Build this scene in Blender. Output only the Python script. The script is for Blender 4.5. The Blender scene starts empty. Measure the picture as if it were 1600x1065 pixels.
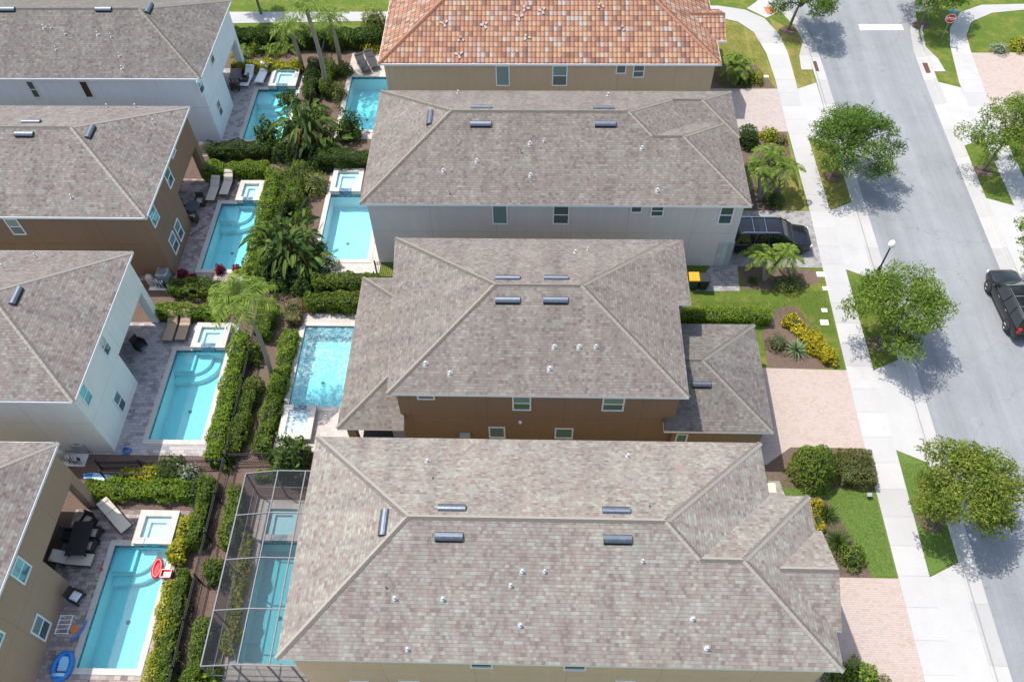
import bpy, math, random
import numpy as np
from mathutils import Vector, Matrix, Euler

# ------------------------------------------------------------------ camera, world, sun, exposure
scene = bpy.context.scene
COL = scene.collection
F_PX, PITCH, YAW, ROLL, H = 1310.5, 0.940421, -0.0487565, -0.0285341, 42.0
def _basis():
    cp, sp = math.cos(PITCH), math.sin(PITCH)
    w = np.array([math.sin(YAW)*cp, math.cos(YAW)*cp, -sp])
    r = np.array([math.cos(YAW), -math.sin(YAW), 0.0])
    u = np.cross(r, w)
    c, s = math.cos(ROLL), math.sin(ROLL)
    return c*r+s*u, -s*r+c*u, w
BR, BU, BW = _basis()
cam_data = bpy.data.cameras.new('camera')
cam = bpy.data.objects.new('camera', cam_data); COL.objects.link(cam)
cam_data.sensor_fit = 'HORIZONTAL'; cam_data.sensor_width = 36.0
cam_data.lens = F_PX/1600*36.0
cam_data.clip_start = 0.5; cam_data.clip_end = 4000
cam.matrix_world = Matrix(((BR[0], BU[0], -BW[0], 0), (BR[1], BU[1], -BW[1], 0), (BR[2], BU[2], -BW[2], H), (0, 0, 0, 1)))
scene.camera = cam

SUN_DX, SUN_DY = 0.40, -0.25          # shadow offset per metre of height
SUN_EL = math.atan(1/math.hypot(SUN_DX, SUN_DY))
to_sun = Vector((-SUN_DX, -SUN_DY, 1)).normalized()
world = bpy.data.worlds.new('World'); scene.world = world
world.use_nodes = True
wn = world.node_tree.nodes; wl = world.node_tree.links
sky = wn.new('ShaderNodeTexSky'); sky.sky_type = 'NISHITA'; sky.sun_disc = False
sky.sun_elevation = SUN_EL
sky.sun_rotation = math.atan2(to_sun.x, to_sun.y)
sky.air_density = 1.5; sky.dust_density = 2.0
wl.new(sky.outputs[0], wn['Background'].inputs[0]); wn['Background'].inputs[1].default_value = 0.15
sd = bpy.data.lights.new('sun', 'SUN'); sd.energy = 3.4; sd.angle = math.radians(0.6); sd.color = (1.0, 0.96, 0.90)
sun = bpy.data.objects.new('sun', sd); COL.objects.link(sun)
sun.rotation_euler = to_sun.to_track_quat('Z', 'Y').to_euler(); sun.location = (-30, 20, 80)
vs = scene.view_settings
vs.view_transform = 'Standard'; vs.look = 'None'; vs.gamma = 1.0; vs.exposure = 0.72
scene.cycles.max_bounces = 8; scene.cycles.transparent_max_bounces = 16

random.seed(7); RNG = np.random.default_rng(7)

# ------------------------------------------------------------------ picking points on the real ground from the survey of the photograph
def ray(px, py): return BW + BR*(px-800)/F_PX - BU*(py-532.5)/F_PX
def P(px, py, z=0.0):
    d = ray(px, py); t = (z-H)/d[2]; return (d[0]*t, d[1]*t)
def on_y(px, py, Y):
    d = ray(px, py); t = Y/d[1]; return (d[0]*t, H+d[2]*t)
def on_x(px, py, X):
    d = ray(px, py); t = X/d[0]; return (d[1]*t, H+d[2]*t)
def on_plane(px, py, p0, n):
    d = ray(px, py); o = np.array([0, 0, H]); n = np.array(n); t = ((np.array(p0)-o)@n)/(d@n)
    return o+d*t

# ------------------------------------------------------------------ materials
def S(r, g, b):
    f = lambda c: (c/255/12.92) if c/255 <= 0.04045 else ((c/255+0.055)/1.055)**2.4
    return (f(r), f(g), f(b), 1.0)
class NT:
    def __init__(s, name):
        s.m = bpy.data.materials.new(name); s.m.use_nodes = True
        s.t = s.m.node_tree; s.t.nodes.clear()
        s.out = s.t.nodes.new('ShaderNodeOutputMaterial')
    def n(s, kind, ins=None, **kw):
        nd = s.t.nodes.new('ShaderNode'+kind)
        for k, v in kw.items(): setattr(nd, k, v)
        for k, v in (ins or {}).items(): s.set(nd, k, v)
        return nd
    def set(s, nd, k, v):
        i = nd.inputs[k]
        if isinstance(v, bpy.types.NodeSocket): s.t.links.new(v, i)
        elif isinstance(v, bpy.types.Node): s.t.links.new(v.outputs[0], i)
        else: i.default_value = v
    def ramp(s, fac, stops, interp='LINEAR'):
        r = s.n('ValToRGB', {'Fac': fac}); e = r.color_ramp.elements; r.color_ramp.interpolation = interp
        e[0].position, e[0].color = stops[0]; e[1].position, e[1].color = stops[-1]
        for p, c in stops[1:-1]:
            x = e.new(p); x.color = c
        return r.outputs[0]
    def noise(s, vec, scale, detail=4, rough=0.6): return s.n('TexNoise', {'Vector': vec, 'Scale': scale, 'Detail': detail, 'Roughness': rough}).outputs[0]
    def mix(s, fac, a, b, mode='MIX'):
        nd = s.n('Mix', data_type='RGBA', blend_type=mode); nd.clamp_result = False
        s.set(nd, 0, fac); s.set(nd, 6, a); s.set(nd, 7, b); return nd.outputs[2]
    def math(s, op, a, b=0.0, c=0.0):
        nd = s.n('Math', operation=op); s.set(nd, 0, a); s.set(nd, 1, b); s.set(nd, 2, c); return nd.outputs[0]
    def pos(s): return s.n('NewGeometry').outputs['Position']
    def bump(s, h, strength=0.3, dist=0.02): return s.n('Bump', {'Height': h, 'Strength': strength, 'Distance': dist}).outputs[0]
    def pbr(s, col, rough=0.6, metal=0.0, normal=None, spec=0.5, **kw):
        b = s.n('BsdfPrincipled'); s.set(b, 'Base Color', col); s.set(b, 'Roughness', rough); s.set(b, 'Metallic', metal)
        s.set(b, 'Specular IOR Level', spec)
        if normal is not None: s.set(b, 'Normal', normal)
        for k, v in kw.items(): s.set(b, k.replace('_', ' '), v)
        s.t.links.new(b.outputs[0], s.out.inputs[0]); return s.m
M = {}
def simple(name, rgb, rough=0.6, metal=0.0, var=0.12, scale=3.0, spec=0.5):
    t = NT(name); nz = t.noise(t.n('TexCoord').outputs['Object'], scale, 5)
    c = t.mix(nz, tuple(x*(1-var) for x in rgb[:3])+(1,), tuple(min(1, x*(1+var)) for x in rgb[:3])+(1,))
    M[name] = t.pbr(c, rough, metal, spec=spec); return M[name]

def shingle(name, cols, tint):
    t = NT(name); uv = t.n('UVMap').outputs[0]
    wob = t.n('TexNoise', {'Vector': uv, 'Scale': 9.0, 'Detail': 2.0})
    uvw = t.n('VectorMath', {0: uv, 1: t.n('VectorMath', {0: wob.outputs[1], 'Scale': 0.035}, operation='SCALE').outputs[0]}, operation='ADD').outputs[0]
    def br(w, h, mort, off=0.5, sq=1.0, vec=uv):
        b = t.n('TexBrick', {'Vector': vec, 'Color1': (0, 0, 0, 1), 'Color2': (1, 1, 1, 1), 'Mortar': (0.5, 0.5, 0.5, 1), 'Scale': 1.0, 'Mortar Size': mort, 'Mortar Smooth': 0.3, 'Bias': 0.0, 'Brick Width': w, 'Row Height': h})
        b.offset = off; b.squash = sq; return b
    b1 = br(0.21, 0.155, 0.008, 0.37, vec=uvw); b2 = br(0.15, 0.155, 0.001, 0.61, vec=uvw); b3 = br(0.83, 0.155, 0.001, 0.29, vec=uvw)
    r = t.math('ADD', t.math('MULTIPLY', b1.outputs[0], 0.42), t.math('ADD', t.math('MULTIPLY', b2.outputs[0], 0.40), t.math('MULTIPLY', b3.outputs[0], 0.18)))
    big = t.noise(t.pos(), 0.55, 5, 0.65)
    r = t.math('ADD', r, t.math('MULTIPLY', t.math('SUBTRACT', big, 0.5), 0.5))
    n = len(cols); col = t.ramp(r, [(0.16+0.66*i/(n-1), c) for i, c in enumerate(cols)])
    grit = t.noise(t.pos(), 38, 3, 0.8)
    col = t.mix(1.0, col, t.ramp(grit, [(0.25, (0.8, 0.8, 0.8, 1)), (0.75, (1.2, 1.2, 1.2, 1))]), 'MULTIPLY')
    st = t.n('TexNoise', {'Vector': t.n('Mapping', {'Vector': uv, 'Scale': (1.4, 0.16, 1)}).outputs[0], 'Scale': 1.0, 'Detail': 5}).outputs[0]
    col = t.mix(1.0, col, t.ramp(st, [(0.28, (0.82, 0.82, 0.83, 1)), (0.7, (1.1, 1.09, 1.08, 1))]), 'MULTIPLY')
    # the butt edge of every course; some courses stand prouder than others
    vv = t.math('MULTIPLY', t.n('SeparateXYZ', {0: uvw}).outputs[1], 1/0.155)
    fr = t.math('FRACT', vv); row = t.n('TexWhiteNoise', {'W': t.math('FLOOR', vv)}, noise_dimensions='1D').outputs[0]
    edge = t.math('LESS_THAN', fr, t.math('MULTIPLY_ADD', row, 0.11, 0.06))
    brk = t.noise(t.n('Mapping', {'Vector': uv, 'Scale': (1.1, 5.4, 1)}).outputs[0], 1.0, 3)
    edge = t.math('MULTIPLY', edge, t.math('MULTIPLY_ADD', brk, 0.9, 0.05))
    col = t.mix(t.math('MULTIPLY', edge, 0.6), col, (tint[0]*0.25, tint[1]*0.25, tint[2]*0.25, 1))
    hgt = t.math('ADD', t.math('MULTIPLY', fr, -0.6), t.math('ADD', t.math('MULTIPLY', b1.outputs[0], 0.25), t.math('MULTIPLY', grit, 0.5)))
    M[name] = t.pbr(col, 0.9, 0, t.bump(hgt, 0.55, 0.025), spec=0.25); return M[name]
def sc(c, k): return (c[0]*k, c[1]*k, c[2]*k, 1)
RK = 0.58
shingle('shingle_rose', [sc(S(142, 130, 122), RK), sc(S(161, 144, 136), RK), sc(S(167, 155, 145), RK), sc(S(167, 165, 153), RK), sc(S(181, 179, 166), RK)], (0.2, 0.17, 0.17))
shingle('shingle_mauve', [sc(S(136, 123, 119), RK*.86), sc(S(158, 141, 136), RK*.86), sc(S(163, 151, 144), RK*.86), sc(S(165, 161, 153), RK*.86), sc(S(178, 175, 166), RK*.86)], (0.2, 0.17, 0.17))
shingle('shingle_taupe', [sc(S(135, 123, 117), RK*.88), sc(S(153, 138, 131), RK*.88), sc(S(158, 147, 138), RK*.88), sc(S(160, 154, 144), RK*.88), sc(S(174, 168, 157), RK*.88)], (0.18, 0.16, 0.14))
shingle('shingle_grey', [sc(S(123, 115, 111), RK*.88), sc(S(138, 129, 123), RK*.88), sc(S(146, 138, 132), RK*.88), sc(S(149, 144, 137), RK*.88), sc(S(163, 158, 150), RK*.88)], (0.17, 0.16, 0.15))
def capmat(name, rgb):
    t = NT(name); p = t.pos()
    c = t.mix(t.noise(p, 3.0, 4), sc(rgb, 0.8), sc(rgb, 1.15)); c = t.mix(t.noise(p, 40, 2), c, sc(rgb, 0.75))
    M[name] = t.pbr(c, 0.9, spec=0.2, normal=t.bump(t.noise(p, 30, 3), 0.4, 0.02))
capmat('cap_rose', sc(S(194, 184, 174), RK*1.02)); capmat('cap_taupe', sc(S(186, 176, 162), RK*.95)); capmat('cap_grey', sc(S(176, 168, 158), RK*.95))

def tile_mat():
    t = NT('clay_tile'); uv = t.n('UVMap').outputs[0]; sx = t.n('SeparateXYZ', {0: uv})
    u = t.math('MULTIPLY', sx.outputs[0], 1/0.30); v = t.math('MULTIPLY', sx.outputs[1], 1/0.40)
    cell = t.n('CombineXYZ', {0: t.math('FLOOR', u), 1: t.math('FLOOR', v), 2: 0.0})
    r = t.n('TexWhiteNoise', {'Vector': cell}, noise_dimensions='2D').outputs[0]
    r2 = t.math('ADD', t.math('MULTIPLY', r, 0.75), t.math('MULTIPLY', t.noise(uv, 14, 4), 0.25))
    k = 0.56
    col = t.ramp(r2, [(0.12, sc(S(140, 108, 94), k)), (0.27, sc(S(184, 130, 104), k)), (0.42, sc(S(204, 146, 112), k)), (0.54, sc(S(214, 172, 132), k)), (0.66, sc(S(190, 132, 112), k)), (0.76, sc(S(196, 150, 126), k)), (0.84, sc(S(206, 190, 178), k)), (0.96, sc(S(176, 158, 150), k))])
    fu = t.math('FRACT', u); fv = t.math('FRACT', v)
    wave = t.math('SINE', t.math('MULTIPLY', fu, math.pi))
    gap = t.math('MAXIMUM', t.math('MULTIPLY', t.math('LESS_THAN', t.math('FRACT', t.math('MULTIPLY_ADD', wave, 0.16, v)), 0.12), 0.85), t.math('MULTIPLY', t.math('LESS_THAN', wave, 0.2), 0.28))
    col = t.mix(gap, col, (0.05, 0.03, 0.025, 1))
    h = t.math('ADD', wave, t.math('MULTIPLY', fv, -0.5))
    M['clay_tile'] = t.pbr(col, 0.75, normal=t.bump(h, 1.0, 0.07), spec=0.3)
tile_mat(); capmat('cap_clay', sc(S(196, 142, 118), 0.66))

def stucco(name, rgb, joints=True):
    t = NT(name); p = t.pos(); sp = t.n('SeparateXYZ', {0: p})
    base = t.mix(t.noise(p, 0.5, 6, 0.7), sc(rgb, 0.9), sc(rgb, 1.1))
    stain = t.noise(t.n('Mapping', {'Vector': p, 'Scale': (2.5, 2.5, 0.25)}).outputs[0], 1.0, 5, 0.7)
    base = t.mix(1.0, base, t.ramp(stain, [(0.3, (0.95, 0.95, 0.945, 1)), (0.65, (1.02, 1.02, 1.02, 1))]), 'MULTIPLY')
    if joints:
        def ln(v, per, off): return t.math('LESS_THAN', t.math('ABSOLUTE', t.math('SUBTRACT', t.math('FRACT', t.math('MULTIPLY_ADD', v, 1/per, off)), 0.5)), 0.016/per)
        nrm = t.n('SeparateXYZ', {0: t.n('NewGeometry').outputs['Normal']})
        fx = t.math('GREATER_THAN', t.math('ABSOLUTE', nrm.outputs[0]), 0.5)
        vx = t.math('MULTIPLY', ln(sp.outputs[0], 4.1, 0.13), t.math('SUBTRACT', 1.0, fx))
        vy = t.math('MULTIPLY', ln(sp.outputs[1], 5.3, 0.31), fx)
        hz = t.math('LESS_THAN', t.math('ABSOLUTE', t.math('SUBTRACT', sp.outputs[2], 3.05)), 0.018)
        j = t.math('MAXIMUM', t.math('MAXIMUM', vx, vy), hz)
        base = t.mix(t.math('MULTIPLY', j, 0.4), base, sc(rgb, 0.35))
    M[name] = t.pbr(base, 0.9, normal=t.bump(t.noise(p, 60, 4, 0.7), 0.25, 0.01), spec=0.2); return M[name]
stucco('stucco_tan', sc(S(222, 188, 160), 0.9)); stucco('stucco_brown', sc(S(136, 116, 94), 1.0)); stucco('stucco_grey', sc(S(206, 198, 194), 0.98))
stucco('stucco_khaki', sc(S(198, 174, 146), 0.95)); stucco('stucco_pale', sc(S(236, 234, 226), 0.96)); stucco('stucco_white', sc(S(232, 236, 240), 0.94))
stucco('stucco_taupe', sc(S(174, 148, 124), 0.9)); stucco('stucco_umber', sc(S(146, 118, 96), 0.9))
simple('white_trim', (0.78, 0.79, 0.8, 1), 0.45, var=0.05); simple('white_vinyl', (0.76, 0.77, 0.77, 1), 0.35, var=0.04)
simple('soffit_white', (0.6, 0.6, 0.58, 1), 0.7)
simple('ceiling_dark', (0.12, 0.1, 0.09, 1), 0.8)
def glass(name, a, b):
    t = NT(name); p = t.n('TexCoord').outputs['Object']; z = t.n('SeparateXYZ', {0: p}).outputs[2]
    sl = t.math('GREATER_THAN', t.math('FRACT', t.math('MULTIPLY', z, 14.0)), 0.35)
    M[name] = t.pbr(t.mix(sl, a, b), 0.06, spec=0.8, Coat_Weight=0.6, Coat_Roughness=0.03)
glass('glass_blind', (0.10, 0.19, 0.19, 1), (0.15, 0.26, 0.26, 1)); glass('glass_dark', (0.05, 0.085, 0.09, 1), (0.06, 0.10, 0.105, 1)); glass('glass_black', (0.012, 0.015, 0.012, 1), (0.015, 0.02, 0.015, 1))
def metal(name, rgb, rough=0.35):
    t = NT(name); p = t.n('TexCoord').outputs['Object']
    M[name] = t.pbr(t.mix(t.noise(p, 6, 5, 0.7), sc(rgb, 0.6), sc(rgb, 1.2)), t.ramp(t.noise(p, 12, 3), [(0.3, (rough*0.7,)*3+(1,)), (0.7, (rough*1.4,)*3+(1,))]), 0.85)
metal('galvanised', (0.16, 0.18, 0.215), 0.45); metal('vent_dark', (0.16, 0.17, 0.19), 0.4); metal('rim_metal', (0.2, 0.2, 0.21), 0.4)
simple('vent_hole', (0.012, 0.012, 0.012, 1), 0.9); simple('pipe_white', (0.50, 0.50, 0.50, 1), 0.5)
simple('lead_grey', (0.12, 0.12, 0.13, 1), 0.6); simple('lead_pale', (0.23, 0.22, 0.21, 1), 0.7, var=.3)

def paver(name, cols, mort, w=0.24, h=0.16, rot=0.0, k=1.0, wear=None):
    t = NT(name); p = t.pos(); mp = t.n('Mapping', {'Vector': p, 'Rotation': (0, 0, rot)}).outputs[0]
    b = t.n('TexBrick', {'Vector': mp, 'Color1': (0, 0, 0, 1), 'Color2': (1, 1, 1, 1), 'Mortar': (0.5, 0.5, 0.5, 1), 'Scale': 1.0, 'Mortar Size': 0.007, 'Mortar Smooth': 0.2, 'Bias': 0.0, 'Brick Width': w, 'Row Height': h})
    b.offset = 0.47
    r = t.math('ADD', t.math('MULTIPLY', b.outputs[0], 0.62), t.math('MULTIPLY', t.noise(p, 0.9, 6, 0.7), 0.5))
    c = t.ramp(r, [(0.2+0.55*i/(len(cols)-1), sc(x, k)) for i, x in enumerate(cols)])
    c = t.mix(b.outputs[1], c, sc(mort, k))
    c = t.mix(1.0, c, t.ramp(t.noise(p, 30, 3), [(0.3, (0.88,)*3+(1,)), (0.7, (1.1,)*3+(1,))]), 'MULTIPLY')
    if wear: c = t.mix(t.ramp(t.noise(p, 0.35, 5, 0.7), [(0.5, (0, 0, 0, 1)), (0.75, (0.6, 0.6, 0.6, 1))]), c, wear)
    M[name] = t.pbr(c, 0.85, normal=t.bump(t.math('SUBTRACT', 1.0, b.outputs[1]), 0.4, 0.01), spec=0.25)
paver('paver_pink', [S(206, 184, 172), S(213, 191, 178), S(219, 199, 185), S(214, 199, 190)], S(190, 168, 158), 0.21, 0.11, k=0.58)
paver('paver_plain', [S(200, 186, 178), S(212, 196, 188), S(218, 202, 194)], S(186, 172, 164), 0.21, 0.11, k=0.58)
paver('paver_grey', [S(160, 156, 152), S(190, 184, 180), S(206, 200, 196)], S(130, 126, 122), 0.3, 0.2, k=0.5)
paver('deck_grey', [S(158, 150, 152), S(186, 178, 178), S(204, 196, 194), S(214, 202, 198)], S(126, 120, 120), 0.36, 0.22, k=0.62)
paver('deck_rose', [S(140, 122, 120), S(166, 148, 144), S(186, 168, 162), S(204, 188, 178)], S(114, 100, 98), 0.34, 0.22, k=0.60)
paver('deck_cream', [S(218, 206, 198), S(228, 216, 206), S(232, 222, 214)], S(204, 190, 180), 0.4, 0.25, k=0.56)
paver('coping_stone', [S(222, 214, 204), S(230, 222, 212), S(234, 228, 220)], S(200, 190, 178), 0.45, 0.9, k=0.58)

def concrete(name, rgb, per=1.62, off=0.1, axis=1):
    t = NT(name); p = t.pos(); sp = t.n('SeparateXYZ', {0: p})
    c = t.mix(t.noise(p, 0.6, 7, 0.7), sc(rgb, 0.86), sc(rgb, 1.08))
    if per:
        slab = t.n('TexWhiteNoise', {'W': t.math('FLOOR', t.math('MULTIPLY_ADD', sp.outputs[axis], 1/per, off))}, noise_dimensions='1D').outputs[0]
        c = t.mix(1.0, c, t.ramp(slab, [(0.0, (0.88, 0.88, 0.89, 1)), (1.0, (1.04, 1.035, 1.03, 1))]), 'MULTIPLY')
    c = t.mix(1.0, c, t.ramp(t.noise(p, 26, 4, 0.7), [(0.3, (0.93,)*3+(1,)), (0.7, (1.05,)*3+(1,))]), 'MULTIPLY')
    c = t.mix(t.ramp(t.noise(p, 0.33, 6, 0.75), [(0.56, (0, 0, 0, 1)), (0.72, (0.35, 0.35, 0.35, 1))]), c, sc(rgb, 0.6))
    if per:
        j = t.math('LESS_THAN', t.math('FRACT', t.math('MULTIPLY_ADD', sp.outputs[axis], 1/per, off)), 0.022/per)
        c = t.mix(t.math('MULTIPLY', j, 0.55), c, sc(rgb, 0.35))
    M[name] = t.pbr(c, 0.85, normal=t.bump(t.noise(p, 40, 4), 0.15, 0.01), spec=0.25)
concrete('concrete_walk', (0.415, 0.402, 0.388)); concrete('concrete_apron', (0.405, 0.392, 0.378), 0); concrete('concrete_kerb', (0.40, 0.385, 0.365), 3.0)

def asphalt():
    t = NT('asphalt'); p = t.pos()
    c = t.mix(t.noise(p, 0.25, 6, 0.65), (0.20, 0.206, 0.214, 1), (0.252, 0.258, 0.266, 1))
    c = t.mix(1.0, c, t.ramp(t.noise(p, 22, 4, 0.85), [(0.2, (0.7,)*3+(1,)), (0.8, (1.28,)*3+(1,))]), 'MULTIPLY')
    lane = t.noise(t.n('Mapping', {'Vector': p, 'Scale': (0.9, 0.03, 1)}).outputs[0], 1.0, 4)
    c = t.mix(1.0, c, t.ramp(lane, [(0.35, (0.85,)*3+(1,)), (0.65, (1.07,)*3+(1,))]), 'MULTIPLY')
    c = t.mix(t.ramp(t.noise(p, 1.1, 5, 0.75), [(0.64, (0, 0, 0, 1)), (0.76, (0.45, 0.45, 0.45, 1))]), c, (0.13, 0.13, 0.14, 1))
    c = t.mix(1.0, c, t.ramp(t.noise(p, 0.5, 7, 0.8), [(0.3, (0.94,)*3+(1,)), (0.6, (1.02,)*3+(1,))]), 'MULTIPLY')
    crk = t.n('TexVoronoi', {'Vector': t.n('VectorMath', {0: p, 1: t.n('VectorMath', {0: t.n('TexNoise', {'Vector': p, 'Scale': 1.2}).outputs[1], 'Scale': 1.6}, operation='SCALE').outputs[0]}, operation='ADD').outputs[0], 'Scale': 0.16}, feature='DISTANCE_TO_EDGE').outputs[0]
    c = t.mix(t.math('MULTIPLY', t.math('LESS_THAN', crk, 0.004), t.math('MULTIPLY', t.noise(p, 0.3, 2), 0.45)), c, (0.08, 0.08, 0.085, 1))
    M['asphalt'] = t.pbr(c, 0.85, normal=t.bump(t.noise(p, 60, 3, 0.8), 0.3, 0.01), spec=0.3)
asphalt()
def grass(name, a, b, dry, amt):
    t = NT(name); p = t.pos()
    c = t.mix(t.ramp(t.noise(p, 7.0, 6, 0.8), [(0.3, (0, 0, 0, 1)), (0.7, (1, 1, 1, 1))]), a, b)
    c = t.mix(t.ramp(t.noise(p, 0.7, 6, 0.75), [(0.62-amt*0.35, (0, 0, 0, 1)), (0.86-amt*0.3, (1, 1, 1, 1))]), c, dry)
    c = t.mix(1.0, c, t.ramp(t.noise(p, 45, 3, 0.9), [(0.25, (0.45,)*3+(1,)), (0.75, (1.5,)*3+(1,))]), 'MULTIPLY')
    M[name] = t.pbr(c, 0.9, normal=t.bump(t.noise(p, 55, 4, 0.85), 0.9, 0.05), spec=0.15)
grass('grass_mix', (0.06, 0.105, 0.014, 1), (0.125, 0.18, 0.028, 1), (0.25, 0.21, 0.055, 1), 0.4)
grass('grass_green', (0.075, 0.135, 0.024, 1), (0.15, 0.225, 0.05, 1), (0.22, 0.22, 0.06, 1), 0.16)
grass('grass_dry', (0.115, 0.15, 0.026, 1), (0.2, 0.2, 0.042, 1), (0.28, 0.225, 0.075, 1), 0.65)
def mulch():
    t = NT('mulch'); p = t.pos()
    c = t.ramp(t.noise(p, 16, 5, 0.85), [(0.3, (0.04, 0.026, 0.02, 1)), (0.5, (0.14, 0.095, 0.075, 1)), (0.72, (0.3, 0.22, 0.18, 1))])
    c = t.mix(t.ramp(t.noise(p, 0.8, 4), [(0.45, (0, 0, 0, 1)), (0.7, (0.5, 0.5, 0.5, 1))]), c, (0.18, 0.125, 0.1, 1))
    M['mulch'] = t.pbr(c, 0.95, normal=t.bump(t.noise(p, 22, 4, 0.85), 1.0, 0.05), spec=0.1)
mulch()
def plaster():
    t = NT('pool_plaster'); p = t.pos()
    c = t.mix(t.noise(p, 1.2, 5, 0.6), (0.68, 0.60, 0.62, 1), (0.78, 0.68, 0.70, 1))
    vor = t.n('TexVoronoi', {'Vector': t.n('VectorMath', {0: p, 1: t.n('VectorMath', {0: t.n('TexNoise', {'Vector': p, 'Scale': 2.0}).outputs[1], 'Scale': 0.6}, operation='SCALE').outputs[0]}, operation='ADD').outputs[0], 'Scale': 2.2}, feature='DISTANCE_TO_EDGE').outputs[0]
    M['pool_plaster'] = t.pbr(t.mix(1.0, c, t.ramp(t.noise(p, 9, 3), [(0.3, (0.95,)*3+(1,)), (0.7, (1.04,)*3+(1,))]), 'MULTIPLY'), 0.8, spec=0.2)
plaster()
def water(name, tint, bump, churn=0.0):
    t = NT(name); p = t.pos()
    nz = t.math('ADD', t.noise(p, 2.2, 3), t.math('MULTIPLY', t.noise(p, 7.0, 3), 0.35))
    nrm = t.bump(nz, bump, 0.12)
    tr = t.n('BsdfTransparent', {'Color': tint}); gl = t.n('BsdfGlossy', {'Color': (1, 1, 1, 1), 'Roughness': 0.03, 'Normal': nrm})
    fr = t.n('Fresnel', {'IOR': 1.33, 'Normal': nrm})
    sh = t.n('MixShader', {0: fr.outputs[0], 1: tr.outputs[0], 2: gl.outputs[0]})
    if churn:
        foam = t.n('BsdfDiffuse', {'Color': (0.75, 0.86, 0.88, 1)})
        f = t.math('MULTIPLY', t.ramp(t.noise(p, 5.5, 6, 0.75), [(0.46, (0, 0, 0, 1)), (0.62, (1, 1, 1, 1))]), churn)
        sh = t.n('MixShader', {0: f, 1: sh.outputs[0], 2: foam.outputs[0]})
    t.t.links.new(sh.outputs[0], t.out.inputs[0]); M[name] = t.m
water('water_pool', (0.41, 0.93, 0.98, 1), 0.015); water('water_spa', (0.66, 0.95, 0.98, 1), 0.03); water('water_sun_tint', (0.50, 0.94, 0.98, 1), 0.02)  # the last one is a paler copy with sunlight put into its tint
water('water_rippled', (0.44, 0.92, 0.96, 1), 0.45, 0.3); water('water_churned', (0.72, 0.95, 0.98, 1), 0.9, 0.8)
def tilemat(name, a, b):
    t = NT(name); p = t.pos()
    cell = t.n('TexVoronoi', {'Vector': p, 'Scale': 9.0}).outputs[1]
    M[name] = t.pbr(t.mix(t.n('SeparateColor', {0: cell}).outputs[0], a, b), 0.2)
tilemat('mosaic', (0.03, 0.06, 0.10, 1), (0.16, 0.24, 0.30, 1))

def leaf(name, a, b, c=None, trans=0.35, clump=0.8):
    t = NT(name); g = t.n('NewGeometry'); r = g.outputs['Random Per Island']
    cl = t.noise(g.outputs['Position'], clump, 3)
    k = t.math('ADD', t.math('MULTIPLY', r, 0.6), t.math('MULTIPLY', t.math('SUBTRACT', cl, 0.3), 0.75))
    st = [(0.1, a), (0.75, b)] if c is None else [(0.08, a), (0.5, b), (0.92, c)]
    col = t.ramp(k, st)
    d = t.n('BsdfPrincipled', {'Base Color': col, 'Roughness': 0.6, 'Specular IOR Level': 0.15})
    tr = t.n('BsdfTranslucent', {'Color': t.mix(1.0, col, (1.15, 1.2, 0.6, 1), 'MULTIPLY')})
    mx = t.n('MixShader', {0: trans, 1: d.outputs[0], 2: tr.outputs[0]})
    t.t.links.new(mx.outputs[0], t.out.inputs[0]); M[name] = t.m
leaf('leaf_oak', (0.052, 0.104, 0.015, 1), (0.148, 0.226, 0.032, 1), (0.278, 0.331, 0.063, 1))
leaf('leaf_oak_dark', (0.042, 0.090, 0.015, 1), (0.114, 0.191, 0.030, 1), (0.201, 0.278, 0.052, 1))
leaf('leaf_oak_olive', (0.06, 0.10, 0.014, 1), (0.155, 0.205, 0.032, 1), (0.32, 0.32, 0.05, 1))
leaf('leaf_hedge', (0.041, 0.075, 0.011, 1), (0.117, 0.175, 0.022, 1), (0.219, 0.267, 0.039, 1))
leaf('leaf_hedge_bright', (0.068, 0.121, 0.011, 1), (0.164, 0.255, 0.022, 1), (0.273, 0.340, 0.042, 1))
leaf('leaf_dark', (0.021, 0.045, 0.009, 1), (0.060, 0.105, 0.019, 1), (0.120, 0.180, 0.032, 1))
leaf('leaf_croton', (0.110, 0.154, 0.013, 1), (0.330, 0.330, 0.033, 1), (0.572, 0.484, 0.055, 1))
leaf('leaf_gold', (0.16, 0.15, 0.012, 1), (0.40, 0.33, 0.02, 1), (0.60, 0.50, 0.04, 1))
leaf('leaf_palm', (0.068, 0.120, 0.015, 1), (0.158, 0.240, 0.032, 1), (0.330, 0.375, 0.065, 1))
leaf('leaf_palm_fan', (0.075, 0.112, 0.030, 1), (0.195, 0.225, 0.060, 1), (0.405, 0.375, 0.135, 1))
leaf('leaf_paddle', (0.018, 0.04, 0.01, 1), (0.055, 0.10, 0.018, 1), (0.19, 0.24, 0.05, 1), 0.25)
leaf('leaf_red', (0.108, 0.014, 0.024, 1), (0.312, 0.036, 0.054, 1), None)
leaf('leaf_agave', (0.060, 0.112, 0.045, 1), (0.165, 0.240, 0.105, 1), (0.300, 0.360, 0.180, 1), 0.1)
leaf('leaf_rosemary', (0.068, 0.090, 0.038, 1), (0.150, 0.165, 0.075, 1), (0.255, 0.240, 0.128, 1))
leaf('leaf_brownish', (0.090, 0.083, 0.033, 1), (0.210, 0.188, 0.075, 1), (0.330, 0.285, 0.135, 1))
leaf('leaf_silver', (0.108, 0.132, 0.084, 1), (0.288, 0.324, 0.228, 1), (0.600, 0.624, 0.528, 1))
leaf('frond_dead', (0.132, 0.066, 0.024, 1), (0.312, 0.180, 0.072, 1), None, 0.15)
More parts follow.
